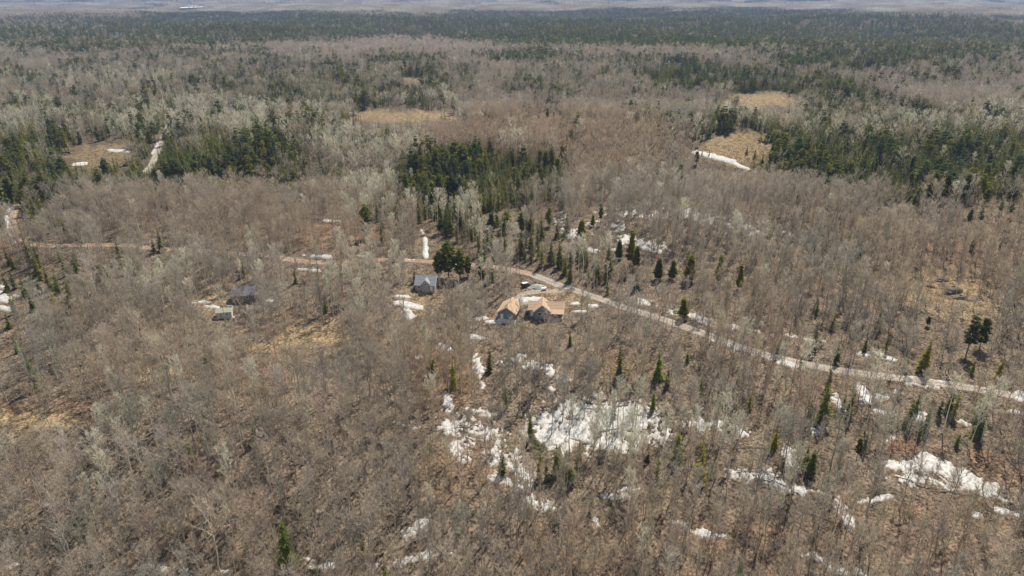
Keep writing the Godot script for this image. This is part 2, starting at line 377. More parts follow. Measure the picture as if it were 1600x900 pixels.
# ---------------------------------------------------------------- snow: a thin pack that rises out of the ground where the field is positive
# name of place, [[x0, y0, x1, y1, rx, ry, strength, raggedness]...]; capsules in the photograph's pixels
func snow_list() -> Array:
	return [
	["large old snowfield broken by logs in the clearing below the houses", [[880, 668, 985, 664, 60, 38, 1.2, 1.1], [850, 655, 870, 690, 20, 14, 1.0, 0.9], [930, 636, 1000, 640, 20, 8, 0.8, 1.1], [1085, 660, 1105, 666, 22, 10, 0.75, 1.2], [1150, 668, 1160, 676, 18, 9, 0.7, 1.2], [945, 695, 975, 705, 14, 8, 0.9, 0.9]]],
	["scattered snow scraps on the slope left of the large snowfield", [[705, 655, 770, 690, 30, 18, 0.62, 1.4], [715, 690, 725, 715, 14, 10, 0.7, 1.2], [790, 715, 815, 750, 24, 20, 0.6, 1.4], [825, 780, 870, 795, 14, 8, 0.7, 1.2], [780, 745, 800, 760, 16, 8, 0.7, 1.2], [740, 640, 760, 650, 14, 6, 0.5, 1.3]]],
	["long bright snow bank on the slope at the lower right", [[1385, 727, 1475, 728, 14, 8, 1.0, 1.0], [1445, 718, 1545, 765, 18, 12, 1.1, 0.95], [1410, 745, 1490, 762, 22, 9, 0.55, 1.3], [1545, 765, 1572, 782, 12, 6, 0.9, 0.9]]],
	["grey mottled snow strip in the hollow right of the snowfield", [[1148, 738, 1195, 742, 20, 11, 0.8, 1.0], [1190, 745, 1245, 766, 18, 8, 0.8, 1.0], [1255, 768, 1290, 770, 14, 4, 0.5, 1.2]]],
	["narrow trail of snow scraps running down beside brush at lower right", [[1308, 782, 1330, 822, 9, 7, 0.75, 1.0], [1345, 785, 1356, 780, 6, 4, 0.8, 0.7]]],
	["small clean snow drift below the long bank", [[1362, 783, 1388, 776, 9, 5, 1.1, 0.6]]],
	["small lone snow drop near the right bottom corner", [[1522, 804, 1530, 806, 7, 6, 1.2, 0.6], [1565, 798, 1598, 806, 14, 5, 0.8, 1.0]]],
	["pale snow flecks among brush right of centre at the bottom", [[1268, 868, 1325, 896, 16, 6, 0.8, 1.0], [1335, 890, 1350, 900, 10, 5, 0.8, 1.0]]],
	["thin snow streaks in the brush at the bottom centre right", [[1072, 828, 1120, 838, 16, 7, 0.65, 1.2], [950, 775, 985, 780, 16, 6, 0.75, 1.1], [922, 802, 932, 820, 7, 6, 0.9, 0.9], [968, 768, 998, 764, 10, 4, 0.7, 1.1], [1050, 815, 1070, 818, 8, 4, 0.7, 1.0]]],
	["small snow cluster in the lower left brush", [[232, 886, 262, 888, 14, 7, 0.95, 1.0], [282, 892, 288, 890, 6, 3, 1.0, 0.6], [10, 888, 22, 882, 8, 4, 1.0, 0.7], [345, 894, 362, 892, 8, 3, 0.9, 0.9]]],
	["dirty snow drift in the brush at the bottom left of centre", [[640, 832, 656, 820, 14, 10, 1.0, 1.0], [598, 884, 668, 868, 16, 7, 0.95, 1.0], [495, 886, 522, 884, 12, 5, 0.8, 1.0], [478, 872, 486, 876, 8, 3, 0.9, 0.8], [690, 862, 700, 866, 8, 3, 0.8, 0.8]]],
	["snow patches in a line down the gully in front of the houses", [[728, 524, 748, 528, 11, 4, 0.8, 1.0], [745, 560, 752, 600, 9, 8, 0.7, 1.1], [696, 610, 702, 640, 7, 9, 0.6, 1.2], [655, 558, 668, 555, 8, 3, 1.0, 0.7], [690, 540, 700, 545, 8, 4, 0.7, 1.0], [618, 660, 645, 668, 12, 3, 0.8, 0.7]]],
	["snow scraps around logs on the slope below the tan roofed house", [[852, 575, 880, 592, 16, 7, 0.65, 1.2], [805, 562, 815, 556, 8, 5, 0.8, 1.0], [858, 606, 866, 610, 8, 3, 0.8, 1.0], [800, 565, 870, 575, 20, 6, 0.3, 1.3]]],
	["smooth snow drift on the lawn below the blue roofed house", [[622, 473, 655, 480, 10, 5, 1.3, 0.4], [622, 463, 634, 464, 8, 3, 1.1, 0.6], [636, 486, 640, 494, 8, 6, 0.6, 1.1]]],
	["bright snow heap behind the tan roofed house", [[812, 469, 842, 468, 9, 5, 1.4, 0.3], [806, 476, 810, 474, 6, 3, 1.1, 0.4]]],
	["two small snow ovals on the lawn right of the tan roofed house", [[893, 475, 901, 475, 5, 3, 1.3, 0.3], [922, 478, 932, 478, 6, 3, 1.2, 0.4], [896, 487, 912, 487, 8, 2, 0.9, 0.5]]],
	["snow remains along the front of the tan roofed garage", [[766, 503, 784, 504, 8, 3, 1.1, 0.6], [796, 503, 802, 502, 5, 3, 1.2, 0.5], [748, 499, 756, 497, 7, 3, 1.0, 0.6], [866, 502, 872, 500, 6, 2, 0.9, 0.6]]],
	["ragged snow along the far verge of the gravel road", [[1005, 470, 1048, 486, 12, 5, 0.5, 1.3], [1080, 492, 1106, 502, 12, 6, 0.8, 1.0], [1110, 505, 1200, 522, 12, 4, 0.3, 1.4], [1345, 552, 1356, 556, 8, 4, 1.0, 0.8], [1366, 550, 1395, 562, 8, 3.5, 0.8, 0.9], [1230, 524, 1285, 534, 14, 2.5, 0.35, 1.2]]],
	["snow strip along the near verge of the gravel road", [[1150, 546, 1200, 560, 8, 3, 0.5, 1.2], [1222, 566, 1246, 574, 12, 5, 1.3, 0.5], [1120, 532, 1150, 544, 8, 2.5, 0.5, 1.2], [1380, 583, 1500, 601, 12, 2, 0.5, 1.1], [1420, 600, 1460, 606, 10, 2.5, 0.6, 1.1]]],
	["snow spots among dark trunks below the gravel road", [[1345, 606, 1352, 622, 10, 10, 1.0, 0.8], [1372, 620, 1382, 622, 9, 5, 0.9, 0.9], [1400, 612, 1408, 616, 6, 4, 1.0, 0.7], [1430, 648, 1440, 652, 11, 8, 1.0, 0.8], [1372, 642, 1380, 645, 8, 4, 0.9, 0.9], [1276, 672, 1284, 668, 11, 8, 1.0, 0.8], [1304, 620, 1312, 640, 7, 9, 0.7, 1.0], [1232, 705, 1240, 716, 14, 10, 0.8, 1.0], [1385, 690, 1392, 684, 8, 4, 1.0, 0.8], [1500, 658, 1512, 664, 8, 3, 0.8, 0.8]]],
	["snow patch at the road by the right edge", [[1592, 618, 1606, 626, 12, 9, 1.2, 0.5], [1582, 642, 1600, 646, 10, 4, 1.0, 0.7]]],
	["thin snow between trunks on the hillside behind the houses", [[960, 355, 1000, 388, 46, 12, 0.5, 1.2], [930, 390, 960, 392, 20, 6, 0.5, 1.0], [960, 330, 1010, 335, 30, 10, 0.3, 1.2], [1040, 325, 1100, 340, 40, 8, 0.3, 1.2], [1140, 350, 1180, 365, 40, 8, 0.32, 1.2], [880, 345, 900, 372, 16, 14, 0.35, 1.2], [1200, 360, 1230, 362, 20, 5, 0.5, 1.2]]],
	["curving snow bank along the edge of the tawny clearing", [[1088, 238, 1110, 244, 8, 4, 1.3, 0.5], [1108, 242, 1142, 252, 10, 4.5, 1.3, 0.6], [1140, 252, 1166, 264, 8, 3, 1.2, 0.6]]],
	["snow covered driveway running up through the trees", [[664, 374, 665, 400, 5, 5, 1.5, 0.3], [659, 360, 661, 364, 4, 3, 1.0, 0.6]]],
	["snow scraps along the brown dirt road", [[474, 398, 505, 401, 12, 3, 0.7, 1.1], [470, 420, 488, 422, 12, 3, 0.9, 0.9], [592, 406, 645, 406, 20, 1.4, 0.6, 1.0], [560, 400, 575, 402, 10, 3, 0.8, 0.9], [515, 345, 530, 346, 10, 2, 1.0, 0.7]]],
	["bright snow pile at the left edge by the conifers", [[2, 462, 10, 468, 11, 8, 1.4, 0.5], [24, 462, 30, 464, 6, 3, 1.1, 0.6], [2, 480, 14, 484, 8, 4, 1.2, 0.6], [2, 448, 6, 450, 8, 3, 1.1, 0.6]]],
	["snow berm along the bend of the brown road", [[10, 340, 12, 358, 4, 5, 1.4, 0.4], [14, 362, 22, 378, 4, 4, 1.3, 0.4], [12, 330, 16, 328, 4, 3, 1.2, 0.5]]],
	["white snow heaps in the far yard at the upper left", [[118, 257, 130, 255, 7, 3, 1.3, 0.5], [176, 235, 196, 236, 10, 3, 1.3, 0.5], [238, 240, 246, 226, 3, 3, 1.2, 0.6], [224, 268, 228, 264, 3, 2, 1.2, 0.5], [274, 226, 284, 234, 4, 2, 1.2, 0.5]]],
	["snow line at the left end of the tan field", [[526, 183, 550, 177, 7, 2, 1.3, 0.6], [1144, 163, 1150, 166, 5, 3, 1.3, 0.5], [1211, 200, 1216, 203, 4, 2, 1.2, 0.5], [1258, 262, 1270, 268, 6, 4, 0.9, 0.9], [545, 169, 548, 170, 4, 2, 1.2, 0.5]]],
	["snow around the half hidden house at the left of centre", [[332, 479, 345, 482, 10, 3, 0.9, 0.9], [345, 498, 368, 496, 10, 4, 0.8, 1.0], [300, 474, 322, 472, 10, 2, 0.8, 0.8], [360, 478, 370, 480, 6, 2, 1.0, 0.7], [412, 468, 424, 470, 8, 3, 0.8, 0.8]]],
	]

func build_snow() -> void:
	var mat := StandardMaterial3D.new()
	mat.albedo_color = Color(0.37, 0.378, 0.392).linear_to_srgb()
	mat.vertex_color_use_as_albedo = true
	mat.roughness = 0.75
	var f := FastNoiseLite.new()
	f.seed = 31; f.frequency = 0.09; f.fractal_octaves = 4; f.fractal_gain = 0.65
	var tx := litter_texture(33, 0.02, [0.72, 0.9, 1.0, 1.0])
	mat.albedo_texture = tx
	mat.uv1_triplanar = true; mat.uv1_world_triplanar = true; mat.uv1_scale = Vector3(0.05, 0.05, 0.05)
	for entry in snow_list():
		var g := Geo.new()
		for s in entry[1]:
			var x0: float = minf(s[0], s[2]) - s[4] * 1.5; var x1: float = maxf(s[0], s[2]) + s[4] * 1.5
			var y0: float = minf(s[1], s[3]) - s[5] * 1.5; var y1: float = maxf(s[1], s[3]) + s[5] * 1.5
			var lo := Vector2(1e9, 1e9); var hi := Vector2(-1e9, -1e9)
			for q in [[x0, y0], [x1, y0], [x0, y1], [x1, y1]]:
				var p := spot(q[0], q[1])
				lo = lo.min(Vector2(p.x, p.z)); hi = hi.max(Vector2(p.x, p.z))
			var dist := -(lo.y + hi.y) * 0.5
			var step := clampf(0.36 * dist / 200.0, 0.25, 3.0)
			step = maxf(step, sqrt((hi.x - lo.x) * (hi.y - lo.y) / 40000.0))
			var nx := int((hi.x - lo.x) / step) + 1
			var nz := int((hi.y - lo.y) / step) + 1
			var val := PackedFloat32Array(); val.resize((nx + 1) * (nz + 1))
			var pos := PackedVector3Array(); pos.resize(val.size())
			var a := Vector2(s[0], s[1]); var b := Vector2(s[2], s[3])
			var sc := Vector2(1.0 / s[4], 1.0 / s[5])
			for j in nz + 1:
				for i in nx + 1:
					var x := lo.x + i * step; var z := lo.y + j * step
					var p := ground(x, z)
					var q := to_pixel(p)
					var ab := b - a
					var t := clampf((q - a).dot(ab) / maxf(ab.length_squared(), 0.01), 0, 1)
					var r := ((q - a - ab * t) * sc).length()
					var w: float = minf(s[6], 1.2) * (1.0 - r) * 0.95 - 0.1 * s[7] - 0.42 * clampf(1.0 - s[6], 0.0, 1.0) - 0.3 * smoothstep(0.6, 1.35, r) + (f.get_noise_2d(x * 200.0 / dist, z * 130.0 / dist) + 0.75 * f.get_noise_2d(x * 900.0 / dist + 77.0, z * 600.0 / dist)) * maxf(0.65, s[7] * 1.2) * 1.15
					w = minf(w, (1.5 - r) * 2.0)
					val[j * (nx + 1) + i] = w
					p.y += clampf(w * 0.9, -0.5, 0.42) * minf(1.0, dist / 300.0) + 0.04
					pos[j * (nx + 1) + i] = p
			var map := {}
			for j in nz:
				for i in nx:
					var k := j * (nx + 1) + i
					if maxf(maxf(val[k], val[k + 1]), maxf(val[k + nx + 1], val[k + nx + 2])) > -0.02:
						for kk in [k, k + nx + 1, k + 1, k + 1, k + nx + 1, k + nx + 2]:
							if not map.has(kk):
								map[kk] = g.v.size()
								var i2: int = kk % (nx + 1); var j2: int = kk / (nx + 1)
								var ex: Vector3 = pos[j2 * (nx + 1) + mini(i2 + 1, nx)] - pos[j2 * (nx + 1) + maxi(i2 - 1, 0)]
								var ez: Vector3 = pos[mini(j2 + 1, nz) * (nx + 1) + i2] - pos[maxi(j2 - 1, 0) * (nx + 1) + i2]
								var nn := ez.cross(ex).normalized()
								g.v.append(pos[kk]); g.n.append(nn if nn.y > 0 else -nn)
								var dirt := clampf(0.15 + val[kk] * 3.0 + 0.9 * f.get_noise_2d(pos[kk].x * 9.0, pos[kk].z * 9.0), 0.0, 1.0)
								g.c.append(Color(0.56, 0.49, 0.42).lerp(Color.WHITE, dirt))
							g.i.append(map[kk])
		# rows run away from +z: turn the faces upward
		for k in range(0, g.i.size(), 3):
			var a0 := g.v[g.i[k]]
			if (g.v[g.i[k + 2]] - a0).cross(g.v[g.i[k + 1]] - a0).y < 0.0:
				var q := g.i[k + 1]; g.i[k + 1] = g.i[k + 2]; g.i[k + 2] = q
		if g.v.size() < 3: continue
		var o := part("snow_patch", g.mesh(), mat, self)
		tag(o, entry[0], "snow", "patches of old snow", "stuff")

# ---------------------------------------------------------------- roads
func build_roads() -> void:
	var mat := paint(1.0, Color.WHITE, 0.1)
	mat.albedo_texture = litter_texture(41, 0.03, [0.7, 0.88, 1.0, 1.0])
	mat.uv1_triplanar = true; mat.uv1_world_triplanar = true; mat.uv1_scale = Vector3(0.06, 0.06, 0.06)
	for r in ROADS:
		var cv := Curve3D.new()
		var pts: Array = r[1]
		for k in pts.size():
			var p := spot(pts[k][0], pts[k][1])
			p.y = 0
			var h := Vector3.ZERO
			if k > 0 and k < pts.size() - 1:
				var q0 := spot(pts[k - 1][0], pts[k - 1][1]); var q1 := spot(pts[k + 1][0], pts[k + 1][1])
				h = Vector3(q1.x - q0.x, 0, q1.z - q0.z) * 0.16
			cv.add_point(p, -h, h)
		var L := cv.get_baked_length()
		var g := Geo.new()
		var across := 14
		var steps := int(L / 2.5)
		var tone := Color(0.29, 0.268, 0.245)
		if r[0] == "dirt_lane": tone = Color(0.27, 0.21, 0.17)
		elif r[0] == "driveway": tone = Color(0.26, 0.235, 0.21)
		for s in steps + 1:
			var o := L * s / steps
			var p := cv.sample_baked(o)
			var q := cv.sample_baked(minf(o + 1.0, L)) - cv.sample_baked(maxf(o - 1.0, 0.0))
			var side := Vector3(-q.z, 0, q.x).normalized()
			for k in across + 1:
				var u := 2.0 * k / across - 1.0
				var hw: float = r[3] * (1.0 + 0.1 * n_fine.get_noise_2d(o * 2.0, u * 40.0))
				var w := p + side * (u * hw)
				var edge := smoothstep(0.82, 1.0, absf(u))
				w.y = hgt(w.x, w.z) + lerpf(0.16 + 0.06 * (1.0 - u * u), -0.25, edge)
				g.v.append(w); g.n.append(Vector3.UP)
				var rut := exp(-pow((absf(u) - 0.42) / 0.16, 2.0))
				var c := tone * lerpf(0.86, 1.1, rut) * (1.0 + 0.25 * n_mid.get_noise_2d(w.x * 3.0, w.z * 3.0))
				c = c.lerp(Color(0.27, 0.20, 0.13), edge * 0.7)
				c.a = 1
				g.c.append(c)
		for s in steps:
			for k in across:
				var i0 := s * (across + 1) + k
				for t in [[i0, i0 + 1, i0 + across + 1], [i0 + 1, i0 + across + 2, i0 + across + 1]]:
					var up := (g.v[t[2]] - g.v[t[0]]).cross(g.v[t[1]] - g.v[t[0]]).y
					if up < 0: g.i.append_array([t[0], t[2], t[1]])
					else: g.i.append_array(t)
		var ob := part(r[0], g.mesh(), mat, self)
		tag(ob, r[4], "", "", "structure")
		# keep trees off the road
		for s in int(L / 6.0):
			var q := to_pixel(ground(cv.sample_baked(s * 6.0).x, cv.sample_baked(s * 6.0).z))
			road_spots.append(Vector3(cv.sample_baked(s * 6.0).x, r[3] + 2.0, cv.sample_baked(s * 6.0).z))
var road_spots := []
var road_grid := {}
func grid_roads() -> void:
	for s in road_spots:
		for i in range(-1, 2):
			for j in range(-1, 2):
				var key := Vector2i(int(floor(s.x / 10.0)) + i, int(floor(s.z / 10.0)) + j)
				if not road_grid.has(key): road_grid[key] = []
				road_grid[key].append(s)
func on_road(x: float, z: float) -> bool:
	var key := Vector2i(int(floor(x / 10.0)), int(floor(z / 10.0)))
	if not road_grid.has(key): return false
	for s in road_grid[key]:
		var dx: float = s.x - x; var dz: float = s.z - z
		if dx * dx + dz * dz < s.y * s.y: return true
	return false

# ---------------------------------------------------------------- trees
func rnd(a: float, b: float) -> float: return rng.randf_range(a, b)

# a leafless broadleaf tree: [trunk, crown]; LOD 0 near, 1 middle, 2 far
func bare_tree(H: float, crown_r: float, base: float, up: float, lod: int, trunk_c: Color, twig_c: Color, thick := 1.0) -> Array:
	var t := Geo.new()
	var cr := Geo.new()
	var tr := H * 0.0085 + 0.03
	var sides: int = [5, 4, 3][lod]
	var segs: int = [6, 4, 2][lod]
	var pts := [Vector3(0, -0.4, 0)]
	var lean := Vector3(rnd(-1, 1), 0, rnd(-1, 1)) * H * 0.03
	for k in segs:
		var s := (k + 1.0) / segs
		pts.append(Vector3(0, H * 0.93 * s, 0) + lean * s * s + Vector3(rnd(-1, 1), 0, rnd(-1, 1)) * H * 0.012 * (1.0 if k < segs - 1 else 2.0))
	for k in segs:
		t.tube(pts[k], pts[k + 1], tr * (1.0 - 0.85 * k / segs) * (1.25 if k == 0 else 1.0), tr * (1.0 - 0.85 * (k + 1.0) / segs), sides, trunk_c)
	var limbs: int = [17, 12, 8][lod]
	var subs: int = [6, 4, 4][lod]
	var twigs: int = [8, 6, 3][lod]
	var tw: float = [0.053, 0.115, 0.25][lod] * thick
	var az := rnd(0, TAU)
	for l in limbs:
		var s := base + (0.97 - base) * pow((l + rnd(0.1, 0.9)) / limbs, 0.85)
		var u := (s - base) / (1.0 - base)
		var R := crown_r * (0.45 + 0.9 * sin(PI * clampf(u * 0.86 + 0.12, 0, 1))) * rnd(0.75, 1.15) * 0.85
		az += 2.4 + rnd(-0.5, 0.5)
		var f := s * 0.93 / 0.93 * segs
		var i := mini(int(f * 0.999), segs - 1)
		var o: Vector3 = pts[i].lerp(pts[i + 1], f - i)
		var el := lerpf(up - 0.25, up + 0.35, u)
		var dir := Vector3(cos(az) * cos(el), sin(el), sin(az) * cos(el))
		var r := tr * (1.0 - 0.8 * s) * 0.62 + 0.015
		var p := o
		var ls: int = [3, 2, 1][lod]
		var path := [p]
		for k in ls:
			dir = (dir + Vector3(rnd(-.25, .25), rnd(0.0, 0.35), rnd(-.25, .25))).normalized()
			var q := p + dir * (R * 1.25 / ls)
			cr.tube(p, q, r * (1.0 - 0.8 * k / ls), r * (1.0 - 0.8 * (k + 1.0) / ls), 3, trunk_c.lerp(twig_c, 0.4 + 0.3 * k / ls))
			p = q
			path.append(p)
		for b in subs:
			var w := (b + rnd(0.4, 1.0)) / subs
			var ff := lerpf(0.3, 1.0, w) * ls
			var ii := mini(int(ff * 0.999), ls - 1)
			var bo: Vector3 = path[ii].lerp(path[ii + 1], ff - ii)
			var bd := (dir + Vector3(rnd(-1, 1), rnd(-0.25, 1.0), rnd(-1, 1)) * 0.85).normalized() * R * rnd(0.35, 0.62)
			if lod < 2: cr.tube(bo, bo + bd, r * 0.36 + 0.008, 0.008 if lod == 0 else 0.02, 3, twig_c)
			else: cr.sliver(bo, bd, tw * 1.2, twig_c, rnd(0, 9))
			for q in twigs:
				var c := twig_c * rnd(0.8, 1.2); c.a = 1
				var td := (bd.normalized() * 0.9 + Vector3(rnd(-1, 1), rnd(-0.4, 1.0), rnd(-1, 1)) * 0.9).normalized() * R * rnd(0.16, 0.42)
				cr.sliver(bo + bd * rnd(0.25, 1.0), td, tw * rnd(0.6, 1.3), c, rnd(0, 9))
	return [t, cr]

# a spruce, fir or cedar
func spruce(H: float, R: float, lod: int, dark: Color, light: Color, sparse := 1.0) -> Array:
	var t := Geo.new()
	var cr := Geo.new()
	t.tube(Vector3(0, -0.4, 0), Vector3(0, H * 0.97, 0), H * 0.011 + 0.03, 0.02, [6, 4, 3][lod], Color(0.16, 0.13, 0.11))
	var whorls: int = int([26, 15, 8][lod] * H / 14.0) if lod < 2 else 8
	var lob := [rnd(0, TAU), rnd(0, TAU), rnd(0.1, 0.3)]
	for w in whorls:
		var s := (w + rnd(0, 0.6)) / whorls
		var y := H * lerpf(0.07, 0.985, s)
		var r := R * (pow(1.0 - s, 0.82) * 0.97 + 0.05) * rnd(0.72, 1.2)
		var k := int([8, 7, 6][lod] * (0.6 + 0.4 * (1.0 - s)) * sparse)
		var a0 := rnd(0, TAU)
		for b in k:
			if rng.randf() < (0.26 if sparse < 1.0 else 0.13): continue
			var az := a0 + TAU * b / k + rnd(-0.25, 0.25)
			var out := Vector3(cos(az), 0, sin(az))
			var len: float = r * rnd(0.55, 1.25) * (1.0 + lob[2] * sin(az + lob[0]) + lob[2] * 0.7 * sin(y * 1.3 + az * 2.0 + lob[1]))
			var tip := Vector3(0, y - len * rnd(0.12, 0.42), 0) + out * len
			var o := Vector3(0, y + len * 0.12, 0)
			var side := Vector3(-out.z, 0, out.x)
			var c := dark.lerp(light, rng.randf()); c.a = 1
			var wdt := len * rnd(0.2, 0.34) + 0.08
			var mid := o.lerp(tip, 0.55) + Vector3(0, len * 0.10, 0)
			# a roof-shaped spray: two halves that droop to each side
			cr.tri(o, mid + side * wdt - Vector3(0, wdt * 0.35, 0), tip, c)
			cr.tri(o, tip, mid - side * wdt - Vector3(0, wdt * 0.35, 0), c)
			if lod == 0:
				for q in 6:
					var e := rnd(0.25, 0.95)
					var c2 := dark.lerp(light, rng.randf()); c2.a = 1
					var po := o.lerp(tip, e) + Vector3(0, 0.05, 0)
					var sd := side * (1.0 if q % 2 == 0 else -1.0) * wdt * rnd(0.7, 1.5) + out * len * 0.28 + Vector3(0, rnd(-0.25, 0.12) * len, 0)
					cr.sliver(po, sd, 0.16 + len * 0.09, c2, rnd(0, 9))
	return [t, cr]

# a white pine: bare lower trunk, irregular tiers of upswept limbs with needle tufts
func pine(H: float, R: float, lod: int, dark: Color, light: Color, low := 0.30) -> Array:
	var t := Geo.new()
	var cr := Geo.new()
	t.tube(Vector3(0, -0.4, 0), Vector3(0, H * 0.96, 0), H * 0.014 + 0.05, 0.03, [6, 4, 3][lod], Color(0.20, 0.16, 0.13))
	var tiers: int = int([11, 8, 5][lod] * (1.0 if low > 0.2 else 1.35))
	for w in tiers:
		var s := (w + rnd(0, 0.7)) / tiers
		var y := H * lerpf(low, 0.97, s)
		var r := R * (1.0 - pow(s, 1.7) * 0.82) * rnd(0.65, 1.15) * (0.75 + 0.5 * minf(1.0, s * 4.0)) * 0.85
		var k: int = [6, 5, 4][lod]
		var a0 := rnd(0, TAU)
		for b in k:
			var az := a0 + TAU * b / k + rnd(-0.4, 0.4)
			var out := Vector3(cos(az), 0, sin(az))
			var len := r * rnd(0.6, 1.15)
			var o := Vector3(0, y, 0)
			var tip := o + out * len + Vector3(0, len * rnd(0.02, 0.35), 0)
			if lod < 2: t.tube(o, tip, 0.06, 0.02, 3, Color(0.18, 0.145, 0.12))
			var tufts: int = [5, 3, 2][lod]
			for q in tufts:
				var cc := o.lerp(tip, lerpf(0.4, 1.0, (q + 0.5) / tufts)) + Vector3(rnd(-.3, .3), rnd(-.1, .3), rnd(-.3, .3)) * len * 0.35
				var tr: float = (0.55 + len * 0.2) * [1.0, 1.25, 1.9][lod]
				var tone := dark.lerp(light, rng.randf())
				for z in [9, 6, 5][lod]:
					var c := tone * rnd(0.8, 1.2); c.a = 1
					var dd: Vector3 = Vector3(rnd(-1, 1), rnd(-0.35, 0.75), rnd(-1, 1)).normalized() * tr * rnd(0.7, 1.25)
					cr.sliver(cc - dd * 0.35, dd * 1.35, tr * 0.62, c, rnd(0, 9))
	return [t, cr]

# a thicket of young stems
func sapling(H: float, col: Color) -> Geo:
	var g := Geo.new()
	for k in 6:
		var o := Vector3(rnd(-1.3, 1.3), -0.2, rnd(-1.3, 1.3))
		var h := H * rnd(0.55, 1.1)
		var top := o + Vector3(rnd(-.6, .6), h, rnd(-.6, .6))
		var c := col * rnd(0.8, 1.25); c.a = 1
		g.tube(o, top, 0.035, 0.01, 3, c)
		for q in 14:
			var s := rnd(0.3, 1.0)
			g.sliver(o.lerp(top, s), Vector3(rnd(-1, 1), rnd(0.3, 1.4), rnd(-1, 1)).normalized() * h * rnd(0.1, 0.24), 0.045, c, rnd(0, 9))
	return g

class Kind:
	var name_: String
	var near: Array = []      # of [trunk mesh, crown mesh, H, trait]
	var whole: Array = []     # merged near meshes
	var mid: Array = []
	var far: Array = []
	var h: Array = []         # heights of near, mid and far prototypes
	var mm := {}              # mesh -> [transforms, colours]
	var cand: Array = []      # near ones in view: [size, transform, proto, colour, pixel]
	func add(m: Mesh, t: Transform3D, c: Color) -> void:
		if not mm.has(m): mm[m] = [[], []]
		mm[m][0].append(t); mm[m][1].append(c)

func merged(a: Array) -> ArrayMesh:
	var g := Geo.new()
	g.add(a[0], Transform3D()); g.add(a[1], Transform3D())
	return g.mesh()

var K := {}
func make_kinds() -> void:
	var hw := Kind.new(); hw.name_ = "hardwood"
	var spec := [[17.0, 3.6, .42, .75, "broad-crowned"], [19.0, 3.0, .5, .95, "tall"], [15.0, 3.8, .36, .65, "spreading"], [18.0, 2.6, .48, 1.05, "slender"], [16.0, 3.3, .4, .85, "round-headed"], [14.0, 2.4, .38, 1.0, "small upright"], [20.0, 3.7, .52, .8, "high-crowned"], [17.0, 2.9, .45, .7, "open-branched"]]
	var tc := Color(0.50, 0.46, 0.40); var wc := Color(0.388, 0.34, 0.290)
	for s in spec:
		var g := bare_tree(s[0], s[1] * 0.9, s[2], s[3], 0, tc, wc)
		hw.near.append([g[0].mesh(), g[1].mesh(), s[0], s[4]]); hw.whole.append(merged(g))
	for s in spec.slice(0, 5):
		hw.mid.append([merged(bare_tree(s[0], s[1] * 1.1, s[2], s[3], 1, tc.lerp(wc, 0.6), wc)), s[0]])
	for s in spec.slice(0, 4):
		hw.far.append([merged(bare_tree(s[0], s[1] * 1.25, s[2], s[3], 2, wc, wc)), s[0]])
	K.hardwood = hw
	var asp := Kind.new(); asp.name_ = "aspen"
	spec = [[19.0, 2.1, .5, 1.0, "tall narrow"], [17.0, 1.8, .52, 1.1, "slim straight"], [20.0, 2.4, .55, .9, "high-headed"], [15.5, 2.0, .45, 1.0, "short feathery"]]
	tc = Color(0.66, 0.63, 0.56); wc = Color(0.58, 0.555, 0.475)
	for s in spec:
		var g := bare_tree(s[0], s[1] * 1.15, s[2], s[3], 0, tc, wc, 1.6)
		asp.near.append([g[0].mesh(), g[1].mesh(), s[0], s[4]]); asp.whole.append(merged(g))
		asp.mid.append([merged(bare_tree(s[0], s[1] * 1.55, s[2] - 0.12, s[3] - 0.15, 1, tc.lerp(wc, 0.7), wc, 1.35)), s[0]])
		asp.far.append([merged(bare_tree(s[0], s[1] * 1.8, s[2] - 0.15, s[3] - 0.2, 2, wc, wc, 1.3)), s[0]])
	K.aspen = asp
	var spr := Kind.new(); spr.name_ = "spruce"
	spec = [[14.0, 2.1, 1.0, "pointed"], [16.0, 2.5, 1.0, "full"], [12.0, 1.5, 1.0, "narrow"], [10.0, 2.0, 1.0, "short"], [15.0, 1.9, .75, "thin"]]
	var dk := Color(0.088, 0.102, 0.028); var lt := Color(0.185, 0.195, 0.055)
	for s in spec:
		var g := spruce(s[0], s[1], 0, dk, lt, s[2])
		spr.near.append([g[0].mesh(), g[1].mesh(), s[0], s[3]]); spr.whole.append(merged(g))
		spr.mid.append([merged(spruce(s[0], s[1], 1, dk, lt, 1.0)), s[0]])
		spr.far.append([merged(spruce(s[0], s[1] * 1.15, 2, dk, lt)), s[0]])
	K.spruce = spr
	var pin := Kind.new(); pin.name_ = "pine"
	spec = [[18.0, 3.6, .3, "broad"], [20.0, 3.2, .3, "tall"], [15.0, 3.4, .22, "bushy"], [13.0, 3.0, .08, "rounded"], [20.0, 4.6, .16, "heavy full"]]
	dk = Color(0.088, 0.102, 0.028); lt = Color(0.18, 0.2, 0.06)
	for s in spec:
		var g := pine(s[0], s[1], 0, dk, lt, s[2])
		pin.near.append([g[0].mesh(), g[1].mesh(), s[0], s[3]]); pin.whole.append(merged(g))
		pin.mid.append([merged(pine(s[0], s[1], 1, dk, lt, s[2])), s[0]])
		pin.far.append([merged(pine(s[0], s[1] * 1.1, 2, dk, lt, s[2])), s[0]])
	K.pine = pin

